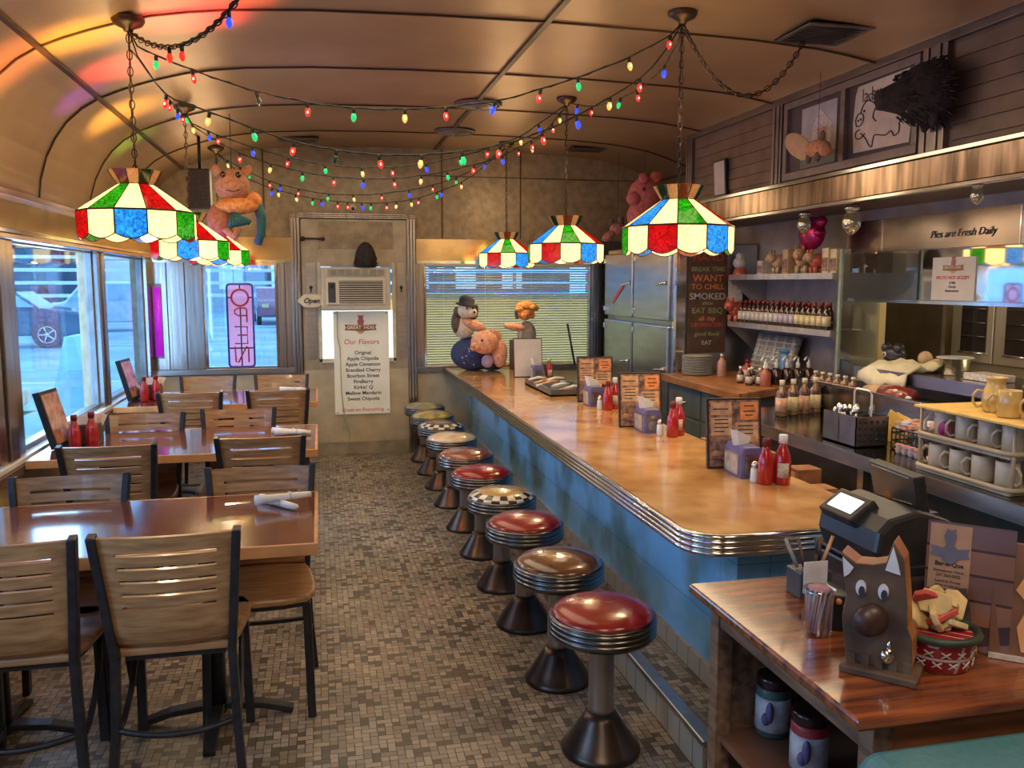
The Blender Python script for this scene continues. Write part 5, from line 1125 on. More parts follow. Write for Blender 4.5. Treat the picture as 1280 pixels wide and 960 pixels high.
# cutlery caddy
t = thing('cutlery_caddy', 'perforated steel cutlery caddy with tall white handle on the work table', 'caddy', (2.40, 3.48, .86))
x0, x1, y0, y1 = 2.335, 2.50, 3.36, 3.62; z0, z1 = .862, 1.0
MB().box(x0, x1, y0, y1, z0, z0+.006).box(x0, x0+.005, y0, y1, z0, z1).box(x1-.005, x1, y0, y1, z0, z1).box(x0, x1, y0, y0+.005, z0, z1).box(x0, x1, y1-.005, y1, z0, z1).box(x0, x1, (y0+y1)/2-.003, (y0+y1)/2+.003, z0, z1-.01).build('tray', darksteel, t)
mb = MB()
for i in range(5):
    for j in range(4): mb.ell((x0+.02+.03*i, y0-.001, z0+.03+.028*j), (.008, .002, .008), 6)
mb.build('perforations', blackp, t)
MB().tube([(x0+.08, y0+.01, z0), (x0+.08, y0+.01, 1.10), (x0+.08, y0+.03, 1.115), (x0+.08, y0+.12, 1.115), (x0+.08, y0+.135, 1.10), (x0+.08, y0+.135, z0)], .005, 8).build('handle', mat('white_wire', (.75, .72, .65), .3), t)
for k in range(14):
    x, y = RN.uniform(x0+.02, x1-.02), RN.uniform(y0+.03, y1-.03); tt = thing('spoon', 'steel spoon standing in the perforated cutlery caddy', 'spoon', (x, y, z0+.01), 'cutlery in the caddy')
    q = Vector((x+RN.uniform(-.02, .02), y+RN.uniform(-.03, .03), z1+RN.uniform(.0, .03)))
    MB().tube([(x, y, z0+.01), q], [.003, .004], 5).ell(q, (.012, .012, .018), 10, rot=(RN.uniform(-.6, .6), .3, 0)).build('spoon_body', chrome, tt)
# yellow napkins
yel = mat('yellow_paper', (.78, .52, .14), .6, 0, .12, 20)
t = thing('yellow_napkins', 'folded yellow paper napkins between the cutlery caddy and sugar basket', 'napkin', (2.58, 3.42, .86))
M = Matrix.Translation((2.60, 3.40, .862)) @ Matrix.Rotation(.2, 4, 'Z'); mb = MB()
for k in range(4): mb.prism([(-.02, 0), (.10, .0), (.10, .09), (.07-.012*k, .15-.015*k), (-.05, .10+.01*k)], .012*k, .012*k+.006, 'yz', M=M @ Matrix.Rotation(.12*k, 4, 'X'))
mb.build('napkins', yel, t)
# sugar basket
t = thing('sweetener_basket', 'dark plastic mesh basket heaped with pink and white sachets on work table', 'basket', (2.58, 3.22, .86))
bx0, bx1, by0, by1 = 2.49, 2.66, 3.10, 3.32; mb = MB()
for z in (.865, .90, .935, .955): mb.tube([(bx0, by0, z), (bx1, by0, z), (bx1, by1, z), (bx0, by1, z)], .004, 4, closed=True)
for i in range(9):
    u = i/8
    for (xx, yy) in ((bx0+(bx1-bx0)*u, by0), (bx0+(bx1-bx0)*u, by1), (bx0, by0+(by1-by0)*u), (bx1, by0+(by1-by0)*u)): mb.tube([(xx, yy, .863), (xx, yy, .958)], .003, 4)
mb.box(bx0, bx1, by0, by1, .862, .868); mb.build('mesh_body', blackp, t)
sach = [mat('pink_sachet', (.68, .30, .24), .6), mat('white_sachet', (.66, .62, .62), .6), mat('tan_sachet', (.55, .32, .18), .6)]
for i in range(5):
    for j in range(4):
        for l in range(2):
            x, y = bx0+.02+.04*j, by0+.025+.042*i; tt = thing('sweetener_sachet', 'small paper sweetener sachet heaped in the dark mesh basket', 'sachet', (x, y, .94+.02*l), 'sachets in the mesh basket')
            MB().box(x-.016, x+.016, y-.017, y+.017, .945+.022*l, .963+.022*l, M=Matrix.Translation((x, y, .95)) @ Matrix.Rotation(RN.uniform(-.4, .4), 4, 'Z') @ Matrix.Translation((-x, -y, -.95+RN.uniform(-.006, .01)))).build('sachet_body', sach[(i+j*2+l) % 3], tt, bevel=.003)
for i in range(4):
    for l in range(2):
        x, y = 2.455, 3.10+.04*i; tt = thing('creamer_cup', 'small pink and white creamer tub stacked in front of the mesh basket', 'creamer', (x, y, .862+.02*l), 'creamer tubs before the mesh basket')
        MB().lathe([(.012, 0), (.017, .017), (.018, .019)], (x, y, .861+.02*l), 10).build('tub', sach[1], tt); MB().lathe([(.018, .0185), (.018, .0205)], (x, y, .8605+.02*l), 10).build('foil_lid', sach[0], tt)
# yellow saucer
t = thing('yellow_doily', 'yellow round dish with curly trimmings left of the mug rack', 'dish', (2.53, 2.97, .86))
MB().lathe([(.06, 0), (.10, .012), (.102, .016), (.06, .006), (1e-5, .005)], (2.53, 2.98, .862), 28).build('dish', yel, t)
mb = MB()
for k in range(8): a = k*.8; mb.tube([(2.55+.03*cos(a), 2.98+.03*sin(a), .868), (2.56+.05*cos(a), 2.99+.05*sin(a), .91), (2.55+.07*cos(a), 2.98+.07*sin(a), .93)], .003, 5)
mb.build('curls', yel, t)
# mug rack with two tiers and top mat
rk = thing('mug_rack', 'tan two-tier plastic mug rack on the work table at right', 'rack', (2.42, 2.68, .86))
rkm = mat('beige_rack', (.48, .40, .28), .45, 0, .12, 12)
rx0, rx1, ry0, ry1 = 2.31, 2.58, 2.46, 2.93
for z, zz in ((.862, 'lower'), (.99, 'upper')):
    MB().box(rx0+.005, rx1, ry0, ry1, z, z+.010).tube([(x, y, z+.02) for x, y in rrect(rx0, rx1, ry0-.01, ry1+.01, .04)], .009, 8, closed=True).build('tier_tray', rkm, rk)
for x, y in ((rx0+.02, ry0), (rx1-.02, ry0), (rx0+.02, ry1), (rx1-.02, ry1)): MB().tube([(x, y, .862), (x, y, 1.11)], .007, 6).build('upright', rkm, rk)
MB().box(rx0-.02, rx1+.03, ry0-.10, ry1+.0, 1.112, 1.122).build('top_board', yel, rk, bevel=.002)
def mug(x, y, z, a, m, lab, grp, h=.095, r=.04, neck=False):
    t = thing('coffee_mug', lab, 'mug', (x, y, z), grp)
    if neck: pr = [(r*.8, 0), (r*.98, .01), (r*1.05, .05), (r*.95, .08), (r*.7, .10), (r*.68, .115), (r*.85, .125), (r*.85, .13), (r*.6, .128), (r*.6, .1)]
    else: pr = [(r*.85, 0), (r, .006), (r, h), (r*.96, h+.002), (r*.9, h), (r*.9, .012), (1e-5, .01)]
    MB().lathe(pr, (x, y, z), 22).build('cup', m, t)
    c, s = cos(a), sin(a); hh = h/2
    MB().tube([(x+c*(r*.95+q), y+s*(r*.95+q), z+w) for q, w in ((0, hh+.028), (.018, hh+.032), (.032, hh+.012), (.032, hh-.012), (.018, hh-.03), (0, hh-.026))], .0055, 8).build('handle', m, t)
mw = mat('stoneware_white', (.60, .53, .42), .3, 0, .08, 12, coat=.3); my_ = mat('mustard_glaze', (.62, .40, .10), .2, 0, .15, 8, coat=.6, col2=(.72, .54, .2))
for k in range(4):
    mug(2.375, 2.53+.115*k, .874, [-1.7, 2.4, 2.3, 2.0][k], mw, ['white mug on the lower rack tier, nearest the camera', 'white mug, second on the lower rack tier', 'white mug, third on the lower rack tier', 'white mug at the far end of the lower rack tier'][k], 'white mugs in the rack')
    mug(2.385, 2.52+.115*k, 1.002, 2.6, mw, ['white mug on the upper rack tier, nearest the camera', 'white mug, second on the upper rack tier', 'white mug, third on the upper rack tier', 'white mug at the far end of the upper rack tier'][k], 'white mugs in the rack')
    mug(2.50, 2.53+.115*k, .874, 1, mw, 'white mug in the hidden rear row of the lower tier', 'white mugs in the rear row of the lower tier'); mug(2.50, 2.53+.115*k, 1.002, 1, mw, 'white mug in the rear row of the upper tier', 'white mugs in the rear row of the upper tier')
mug(2.44, 2.68, 1.123, 2.6, my_, 'mustard jug-shaped mug with narrow neck on the yellow board', None, neck=True, r=.045)
mug(2.39, 2.56, 1.123, 2.6, my_, 'plain mustard mug in front of the necked one on the yellow board', None)
mug(2.42, 2.44, 1.123, 2.5, my_, 'mustard mug cropped by the right photo edge on the yellow board', None)
mug(2.53, 2.60, 1.123, 1, mat('dark_glaze', (.03, .03, .03), .2, coat=.5), 'dark mug behind the mustard mugs on the yellow board', None, h=.10)
t = thing('ribbon_bow', 'magenta ribbon bow tucked among the white mugs', 'ribbon', (2.37, 2.82, .98)); MB().ell((2.345, 2.83, 1.04), (.01, .02, .03), 10, rot=(.5, 0, 0)).ell((2.345, 2.80, 1.035), (.01, .02, .028), 10, rot=(-.5, 0, 0)).build('bow', mat('magenta_ribbon', (.35, .03, .18), .4), t)
# syrup jars behind the backsplash
for k in range(4):
    bottle(2.50+.088*k, 4.28+.03*k, .861, .033, .20, mat('amber_syrup', (.13, .05, .03), .15, 0, .4, 12, coat=.6, col2=(.28, .15, .07)), mat('tan_cap', (.60, .52, .38), .5), 'tall tan-capped brown syrup jar at the far end of the steel work table', 'tall syrup jars on the work table', labm=[mat('peach_label', (.62, .34, .22), .5, 0, .3, 50), laby][k % 2], nm='syrup_jar', cat='jar')
for k in range(6):
    y = 4.62-.075*k; x = 2.92
    bottle(x, y, .961, .030, .11, mat('amber_syrup', (.13, .05, .03), .15, 0, .4, 12, coat=.6, col2=(.28, .15, .07)), mat('tan_cap', (.60, .52, .38), .5), 'tan-capped brown syrup jar with peach label behind the work table', 'syrup jars in a row behind the work table', labm=[mat('peach_label', (.62, .34, .22), .5, 0, .3, 50), laby][k % 2], nm='syrup_jar', cat='jar')
MB().box(2.831, 3.02, 3.4, 4.70, .93, .96).build('rear_ledge', darksteel, wt)
t = thing('bread_bag', 'red and tan bagged loaf lying behind the work table beneath the pass shelf', 'bread', (2.95, 3.62, .98))
MB().tube([(2.93, 4.14, 1.01), (2.93, 4.04, 1.012), (2.93, 3.92, 1.01), (2.93, 3.80, 1.01)], [.03, .045, .05, .045], 14).build('loaf', mat('tan_loaf', (.50, .32, .18), .5, 0, .2, 20), t)
MB().tube([(2.925, 3.98, 1.012), (2.925, 3.88, 1.015), (2.925, 3.76, 1.01)], [.050, .056, .05], 14).build('red_wrapper', mat('dark_red_plastic', (.22, .03, .025), .25, 0, .3, 15, coat=.4), t)
for k in range(3): MB().ell((2.89, 3.84-.05*k, 1.045-.012*k), (.012, .02, .01), 8).build('white_spot', white, t)
# pass shelf
ps = thing('pass_shelf', 'long stainless kitchen pass shelf above the work table', 'shelf', (3.2, 3.3, 1.115))
MB().box(3.0, 3.42, 1.6, 4.35, 1.1, 1.125).prism([(3.0, 4.35), (3.42, 4.35), (3.42, 4.9), (3.24, 4.9)], 1.1, 1.125, 'xy').build('shelf_board', mat('pass_steel', (.50, .45, .38), .22, 1, .15, 3), ps)
MB().box(2.99, 3.0, 1.6, 4.35, 1.065, 1.127).build('front_lip', mat('lip_steel', (.34, .32, .36), .3, 1, .15, 3), ps)
MB().prism([(2.99, 4.35), (3.0, 4.35), (3.24, 4.9), (3.23, 4.9)], 1.065, 1.127, 'xy').build('angled_lip', MATS['lip_steel'], ps)
MB().tube([(3.04, 2.0, 1.0), (3.04, 3.9, 1.0)], .005, 6).build('utensil_rail', chrome, ps)
for k in range(6):
    y = 2.5+.17*k; t = thing('ladle', 'steel ladle hanging under the pass shelf', 'ladle', (3.03, y, .99), 'ladles hanging under the pass shelf')
    MB().tube([(3.04, y, 1.01), (3.025, y, 1.0), (3.03, y-.01, .90)], .003, 5).build('ladle_handle', chrome, t); MB().ell((3.02, y-.01, .885), (.028, .028, .016), 12).build('bowl', chrome, t)
t = thing('kitchen_towel', 'crumpled pale yellow towel draped over the pass shelf corner', 'towel', (3.1, 4.1, 1.125)); mb = MB()
for i in range(9):
    for j in range(9): mb.v.append(Vector((2.98+.035*i if i > 1 else 2.955+.008*i, 3.86+.05*j, 1.135+.018*sin(i*1.3+j*.9)+.012*cos(j*1.9) - (.05*(2-i) if i < 2 else 0) + .012)))
for i in range(8):
    for j in range(8): mb.f.append([i*9+j, i*9+j+1, i*9+j+10, i*9+j+9]); mb.m.append(0); mb.s.append(True)
mb.build('towel_cloth', mat('towel_cream', (.66, .60, .40), .8, 0, .08, 20, bump=.2), t, solid=.012)
t = thing('plastic_tub', 'clear flared plastic tub on the pass shelf', 'tub', (3.12, 3.82, 1.125)); q = at(1146, 454, Z=1.125)
MB().lathe([(.058, .0), (.06, .004), (.078, .085), (.088, .088), (.088, .092), (.075, .09), (.056, .006)], (3.2, 3.80, 1.126), 26).build('tub_body', glassmat('frosted_tub', (.80, .80, .76), .25, .2), t)
MB().lathe([(.086, .086), (.091, .089), (.086, .093)], (3.2, 3.80, 1.126), 26).build('rim', mat('tub_rim', (.6, .6, .56), .3), t)
t = thing('pig_bank', 'dark rounded toy with a single white-ringed eye on the pass shelf', 'figurine', (3.3, 4.4, 1.125))
MB().ell((3.26, 4.36, 1.185), (.05, .085, .05), 18).ell((3.24, 4.30, 1.225), (.03, .04, .03), 12).ell((3.25, 4.42, 1.22), (.03, .03, .03), 12).build('body', blackp, t); MB().ell((3.213, 4.385, 1.185), (.006, .016, .016), 12).build('eye_ring', labw, t); MB().ell((3.208, 4.385, 1.185), (.005, .009, .009), 10).build('pupil', eyem, t)
t = thing('bread_rolls', 'two pale bread rolls behind the yellow towel on the pass shelf', 'bread', (3.32, 4.15, 1.125)); MB().ell((3.30, 4.15, 1.175), (.04, .04, .045), 14).ell((3.31, 4.06, 1.155), (.04, .05, .03), 14).build('rolls', tanf, t)
t = thing('paper_packet', 'flat pale paper packet on the pass shelf right of the tub', 'paper', (3.1, 3.4, 1.125)); MB().box(3.10, 3.22, 3.42, 3.62, 1.127, 1.16).build('packet', labw, t, bevel=.004)
t = thing('paper_packet', 'wide flat pale paper near the right photo edge on the pass shelf', 'paper', (3.15, 2.95, 1.125)); MB().box(3.08, 3.25, 2.8, 3.05, 1.127, 1.135).build('packet', laby, t)
# pass opening frame and kitchen interior
MB2 = MB().box(XK-.015, XK+.075, 4.955, 4.99, 1.06, 1.50); trim(MB2, steel)
t = thing('kitchen_partition', 'tan steel partition panels seen through the kitchen pass', 'partition', (3.9, 4.9, 0))
MB().box(3.47, 3.585, 4.90, 4.93, 0, 2.2).build('side_sheet', mat('warm_sheet', (.50, .40, .22), .35, .4, .12, 5), t); MB().box(4.05, 4.08, 4.95, 5.6, 0, 2.2).build('dark_sheet', mat('dark_sheet', (.17, .13, .09), .3, .6, .2, 5), t)
ov = thing('convection_oven', 'stainless convection oven with two glazed doors seen through the kitchen pass', 'oven', (4.5, 4.3, 0))
of = mat('oven_front', (.60, .52, .36), .3, .5, .08, 4)
MB().box(4.22, 5.0, 3.3, 5.04, .1, 1.75).build('body', of, ov, bevel=.006)
for ya in (4.66, 4.28, 3.90):
    dd = MB().box(4.19, 4.22, ya, ya+.365, 1.08, 1.62).build('door', of, ov, bevel=.004)
    MB().box(4.183, 4.192, ya+.05, ya+.27, 1.15, 1.57).build('window', mat('oven_glass', (.035, .025, .02), .08, 0, .3, 8, coat=1), dd)
    mb = MB()
    for z in (1.25, 1.34, 1.43): mb.tube([(4.181, ya+.06, z), (4.181, ya+.26, z)], .003, 4)
    mb.build('rack', darksteel, dd); MB().tube([(4.17, ya+.06, 1.142), (4.17, ya+.27, 1.142)], .006, 6).build('handle', chrome, dd)
# notice taped on the mirror
ms = thing('mirror_notice', 'white paper notice with pig emblem on the mirrored panel above the pass', 'notice', (XK-.014, 3.9, 1.5))
p0, p1 = at(1164, 374, X=XK-.015), at(1221, 320, X=XK-.015)
MB().box(XK-.018, XK-.0125, p1.y, p0.y, 1.502, p1.z).build('sheet', mat('notice_paper', (.60, .54, .46), .5, 0, .05, 8), ms)
ym = (p0.y+p1.y)/2; emblem(ym, 1.68, .16, ms, m_rib, m_med, m_pig, face='right', X=XK-.020)
text('GREAT HOG', .022, mat('pale_ink', (.85, .75, .5), .5), ms, (XK-.0225, ym, 1.68), (pi/2, 0, -pi/2))
text('WE DO NOT ACCEPT', .026, inkr, ms, (XK-.019, ym, 1.625), (pi/2, 0, -pi/2), bold=.0006)
for k, s in enumerate(('$ Bills', 'Checks', 'Reservations')): text(s, .02, inkd, ms, (XK-.019, ym, 1.598-k*.022), (pi/2, 0, -pi/2))
# ================= WOODEN CABINET AT LOWER RIGHT =================
wc = thing('wooden_cabinet', 'open reddish-brown wooden cabinet at lower right, its glossy top crowded with things', 'cabinet', (1.45, 1.68, 0))
wtop = mat('cherry_top', (.10, .024, .010), .24, 0, .3, 4, col2=(.32, .09, .03), stretch=(1, 9, 9), detail=6, coat=.4)
wfr = mat('cabinet_frame_wood', (.16, .08, .045), .5, 0, .35, 6, col2=(.30, .18, .10), stretch=(6, 1, 6))
tx0, tx1, ty0, ty1, tz = .948, 1.98, 1.315, 2.06, .80
MB().box(tx0, tx1, ty0, ty1, tz-.024, tz).build('cabinet_top', wtop, wc, bevel=.006)
for x, y in ((tx0+.055, ty0+.03), (tx0+.055, ty1-.07), (tx1-.07, ty0+.03), (tx1-.07, ty1-.07)): MB().box(x, x+.045, y, y+.045, 0, tz-.024).build('leg', wfr, wc, bevel=.003)
MB().box(tx0+.06, tx0+.085, ty0+.07, ty1-.07, tz-.10, tz-.026).build('side_rail', wfr, wc, bevel=.003)
MB().box(tx0+.10, tx1-.07, ty0+.04, ty0+.06, tz-.13, tz-.026).build('front_rail', mat('apron_wood', (.32, .11, .04), .4, 0, .3, 6, stretch=(1, 6, 6)), wc, bevel=.003)
MB().box(tx0+.10, tx1-.07, ty1-.05, ty1-.035, .05, tz-.026).box(tx0+.6, tx0+.615, ty0+.08, ty1-.05, .05, tz-.026).build('back_panel', wfr, wc)
MB().box(tx0+.07, tx0+.60, ty0+.06, ty1-.05, .38, .40).box(tx0+.07, tx0+.60, ty0+.06, ty1-.05, .08, .10).build('shelf', mat('shelf_wood', (.20, .085, .045), .4, 0, .3, 6), wc)
for (px, py, lm, cm, lab) in ((965, 915, 'green', .0, 'rub jar with green band and pale label on the cabinet shelf, farther one'), (1010, 965, 'red', 0, 'rub jar with red band and pale label on the cabinet shelf, nearer one'), (1042, 1000, 'green', 0, 'pale-labelled jar half hidden behind the cabinet leg, lower right')):
    q = at(px, py, Z=.40); x, y = max(q.x, 1.075), q.y
    if px == 1042: x, y = 1.13, 1.42
    t = thing('seasoning_jar', lab, 'jar', (x, y, .40), 'labelled jars on the cabinet shelf')
    bm_ = mat('jar_%s_band' % lm, {'green': (.06, .10, .08), 'red': (.38, .03, .03)}[lm], .4)
    MB().lathe([(.042, 0), (.045, .006), (.045, .125), (.04, .135)], (x, y, .401), 24).build('jar_body', bm_, t)
    MB().lathe([(.0462, .018), (.0462, .108)], (x, y, .401), 24).build('paper_label', mat('jar_label', (.52, .50, .50), .4, 0, .25, 40), t)
    MB().lathe([(.043, .133), (.045, .137), (.045, .158), (.041, .163)], (x, y, .401), 24).build('jar_lid', mat('jar_lid_dark', (.05, .02, .02), .15, .4), t)
    MB().ell((x-.03, y-.036, .475), (.01, .012, .03), 10).ell((x-.036, y-.028, .455), (.012, .012, .018), 10).build('emblem_print', mat('violet_print', (.12, .10, .22), .5), t)
Z = tz
# glass of straws
q = at(1022, 792, Z=Z)
t = thing('straw_glass', 'clear glass packed with paper-wrapped toothpicks on the cabinet top', 'glass', (q.x, q.y, Z))
MB().lathe([(.028, .001), (.030, .006), (.034, .10), (.036, .108)], (q.x, q.y, Z), 22).build('glass', glassmat('tumbler_glass', (.85, .86, .9), .25, .05), t)
mb = MB()
for k in range(60):
    a, r = RN.uniform(0, 2*pi), .024*sqrt(RN.random()); a2 = a+RN.uniform(.2, .9); r2 = r+.006
    mb.tube([(q.x+r*cos(a), q.y+r*sin(a), Z+.008), (q.x+r2*cos(a2), q.y+r2*sin(a2), Z+.098+RN.uniform(0, .012))], .0024, 4, k % 3)
mb.build('toothpicks', [mat('lilac_wrap', (.50, .44, .50), .5), mat('grey_wrap', (.40, .38, .42), .5), mat('rosy_wrap', (.48, .28, .28), .5)], t)
MB().lathe([(1e-5, .114), (.02, .112), (.03, .106)], (q.x, q.y, Z), 12).build('wrapped_tips', mat('mauve_wrap', (.32, .16, .2), .5), t)
# card and pens holder
q = at(1012, 745, Z=Z)
t = thing('card_holder', 'small white card holder with pens behind the toothpick glass', 'holder', (q.x, q.y, Z))
MB().box(q.x-.04, q.x+.05, q.y-.02, q.y+.05, Z, Z+.07).build('cup', darkgrey, t, bevel=.004); MB().box(q.x-.035, q.x+.03, q.y-.028, q.y-.024, Z+.02, Z+.10, M=None).build('white_card', mat('white_card', (.62, .60, .64), .5), t)
for k, (dx, a, m) in enumerate(((-.03, -.35, grf), (-.01, -.2, brf), (.02, .15, brf), (.04, .3, tanp), (.03, -.1, blackm))):
    tt = thing('pen', ['grey pen at the far left of the card holder', 'brown pen leaning left in the card holder', 'brown pen leaning right in the card holder', 'tan pencil leaning right in the card holder', 'black pen upright in the card holder'][k], 'pen', (q.x+dx, q.y+.015, Z+.01), 'pens in the card holder')
    MB().tube([(q.x+dx, q.y+.015, Z+.075), (q.x+dx+.10*a, q.y+.015, Z+.15)], [.005, .0045], 8).build('pen_barrel', m, tt)
# dark box with pale ticket behind
t = thing('receipt_box', 'dark blue-black box with a pale ticket on its face, left of the register', 'box', (1.40, 2.17, Z))
MB().box(1.315, 1.60, 2.02, 2.05, Z, Z+.10, M=Matrix.Translation((0, 0, 0))).build('box_body', mat('ink_blue_board', (.045, .05, .08), .45), t, bevel=.003); MB().box(1.35, 1.46, 2.015, 2.021, Z+.02, Z+.075).build('ticket', mat('ticket_paper', (.42, .40, .34), .5, 0, .2, 30), t)
# wooden pig cut-out
q = at(1105, 842, Z=Z); bx, by_ = q.x, q.y+.01
t = thing('wooden_pig_cutout', 'upright wooden pig cut-out with white ears and painted eyes on the cabinet top', 'ornament', (bx, by_, Z))
M = Matrix.Translation((bx, by_+.01, Z)) @ Matrix.Rotation(-.80, 4, 'Z') @ Matrix.Diagonal((.78, 1.15, .87, 1))
wpg = mat('weathered_pig_wood', (.07, .042, .026), .5, 0, .3, 12, col2=(.14, .085, .05)); wor = mat('orange_stained_side', (.36, .13, .04), .4, 0, .3, 6)
sil = [(-.075, .02), (-.085, .08), (-.09, .13), (-.082, .18), (-.088, .22), (-.098, .285), (-.06, .262), (-.02, .265), (.012, .275), (.028, .328), (.055, .29), (.062, .235), (.068, .19), (.072, .13), (.085, .10), (.088, .05), (.082, .018)]
MB().prism(sil, -.025, .025, 'xz', 0, M=M, ms=1).build('board', [wpg, wor], t, bevel=.003)
MB().prism([(-.085, 0), (.105, 0), (.105, .02), (-.085, .02)], -.05, .05, 'xz', M=M).build('plinth', wpg, t, bevel=.004)
for poly in ([(-.088, .225), (-.094, .272), (-.066, .25), (-.075, .235)], [(.012, .258), (.028, .315), (.042, .275), (.048, .252)]): MB().prism(poly, -.029, -.0245, 'xz', M=M).build('white_ear', mat('painted_white', (.60, .62, .68), .5), t)
for ex in (-.045, .01):
    MB().prism([(ex+.013*cos(a), .205+.019*sin(a)) for a in [2*pi*k/16 for k in range(16)]], -.029, -.0245, 'xz', M=M).build('eye_white', MATS['painted_white'], t)
    MB().prism([(ex+.003+.008*cos(a), .198+.013*sin(a)) for a in [2*pi*k/12 for k in range(12)]], -.031, -.0285, 'xz', M=M).build('pupil', inkd, t)
MB().ell(M @ Vector((-.015, -.035, .135)), (.038, .026, .034), 16).build('snout', mat('dark_snout', (.045, .022, .018), .4, 0, .3, 20), t)
MB().ell(M @ Vector((.03, -.030, .055)), (.017, .012, .017), 14).ell(M @ Vector((.03, -.030, .078)), (.005, .006, .012), 8).build('metal_bottle_opener', chrome, t)
mb = MB()
for k in range(5): mb.box(-.07+.034*k, -.05+.034*k, -.03, -.024, .02, .045, M=M)
mb.build('carved_toes', wpg, t)
# tray with bead chain
q = at(1050, 790, Z=Z)
t = thing('bead_tray', 'black tray with a string of orange beads beside the wooden pig', 'tray', (q.x, q.y, Z))
M2 = Matrix.Translation((q.x+.03, q.y+.03, Z)) @ Matrix.Rotation(-.5, 4, 'Z')
MB().box(-.04, .07, -.04, .06, 0, .085, M=M2).build('tray_body', blackp, t, bevel=.004)
mb = MB()
for k in range(7): mb.ell(M2 @ Vector((-.035+.017*k, -.047, .085-.011*k)), .0075, 10)
mb.build('orange_beads', mat('orange_bead', (.72, .26, .09), .3, coat=.4), t)
# woven basket
q = at(1170, 828, Z=Z)
t = thing('woven_basket', 'red woven basket with white twist trim and dark green rim on the cabinet', 'basket', (q.x, q.y, Z))
bw = tile_mat('red_weave', (.45, .012, .02), (.60, .58, .58), .035, .033, .4, 0, (.30, .008, .015), blotch=(.6, .6, .6))
MB().lathe([(.060, .001), (.064, .004), (.073, .06), (.076, .072)], (q.x, q.y, Z), 28).build('basket_body', bw, t)
mb = MB()
for row in (.022, .045):
    for k in range(14):
        a = 2*pi*(k+(row > .03)*.5)/14; r = .066+row*.13; c = Vector((q.x+r*cos(a), q.y+r*sin(a), Z+row)); tt_ = Vector((-sin(a), cos(a), 0))
        mb.tube([c-tt_*.009+Vector((0, 0, .006)), c+tt_*.009-Vector((0, 0, .006))], .0018, 4).tube([c-tt_*.009-Vector((0, 0, .006)), c+tt_*.009+Vector((0, 0, .006))], .0018, 4)
mb.build('twist_trim', labw, t)
MB().tube([(q.x+.077*cos(a), q.y+.077*sin(a), Z+.074) for a in [2*pi*k/28 for k in range(28)]], .009, 8, closed=True).build('rim', mat('dark_green_rim', (.03, .045, .03), .5, 0, .3, 30), t)
for k in range(12):
    a, r = RN.uniform(0, 2*pi), RN.uniform(0, .045); x, y = q.x+r*cos(a), q.y+r*sin(a)
    tt = thing('wrapped_sweet', 'crumpled cream paper packet heaped in the red woven basket', 'packet', (x, y, Z+.06), 'paper packets in the woven basket')
    M3 = Matrix.Translation((x, y, Z+.082+RN.uniform(0, .05))) @ Euler((RN.uniform(-1.3, 1.3), RN.uniform(-1.3, 1.3), RN.uniform(0, 3))).to_matrix().to_4x4() @ Matrix.Scale(1.15, 4)
    MB().prism([(-.025, -.018), (.02, -.022), (.03, .0), (.022, .02), (-.02, .022), (-.03, .005)], -.005, .006, 'xy', M=M3).build('packet_body', [mat('cream_packet', (.62, .45, .22), .5, 0, .2, 30), laby, mat('red_packet', (.5, .06, .05), .4)][k % 4 % 3], tt, bevel=.003)
# bark-print menu cards
def bark_card(corner, corner2, h, lab, tall=True, tilt=.10):
    a = Vector(corner); b = Vector(corner2); d = (b-a); w = d.length; rz = atan2(d.y, d.x)
    t = thing('menu_card', lab, 'menu', a, 'brick-print menu cards on the cabinet'); M = Matrix.Translation(a) @ Matrix.Rotation(rz, 4, 'Z') @ Matrix.Rotation(-tilt, 4, 'X')
    MB().box(0, w, 0, .004, 0, h, M=M).build('card', tile_mat('brick_print', (.26, .12, .075), (.05, .02, .015), .10, .055, .35, 0, (.16, .08, .06), blotch=(.5, .45, .45)), t)
    return t, M, w
a = at(1133, 812, Z=Z); b = at(1243, 870, Z=Z)
a = Vector((1.30, 1.60, Z)); b = Vector((1.418, 1.475, Z))
p_tl = at(1183, 612, Y=1.62)
t, M, w = bark_card(a, b, .275, 'tall brick-print menu card with emblem and phone details behind the woven basket')
MB().box(.006, .088, -.002, 0, .125, .27, M=M).build('parchment_panel', mat('parchment_print', (.40, .22, .13), .5, 0, .25, 12), t)
def mtext(s, u, v, sz, m, **k):
    o = text(s, sz, m, t, (0, 0, 0), (0, 0, 0), **k); off = Vector(t.location); MM = Matrix.Translation(-off) @ M @ Matrix.Translation((u, -.0026, v)) @ Matrix.Rotation(pi/2, 4, 'X') @ Matrix.Translation(off)
    o.data.transform(MM)
pu = mat('violet_ink', (.12, .10, .2), .5)
MB().prism([(.008, .222), (.047, .215), (.086, .222), (.082, .211), (.086, .20), (.047, .193), (.008, .20), (.012, .211)], -.004, -.002, 'xz', M=M).prism([(.047+.018*cos(x), .205+.021*sin(x)) for x in [2*pi*k/16 for k in range(16)]], -.005, -.003, 'xz', M=M).prism([(.040, .22), (.034, .245), (.040, .262), (.047, .256), (.056, .263), (.058, .245), (.054, .22)], -.0055, -.004, 'xz', M=M).build('emblem_print', mat('slate_violet', (.14, .13, .19), .5), t)
mtext('GREAT HOG', .047, .208, .011, mat('pale_ink', (.85, .75, .5), .5)); mtext('Bar-B-Que', .047, .182, .013, inkd, bold=.0004); mtext('Kennebunk, Maine', .047, .167, .008, inkd); mtext('207.363.0002', .047, .157, .009, inkd); mtext('Lunch & Dinner', .047, .144, .008, inkd); mtext('eat in or take out', .047, .135, .007, inkd)
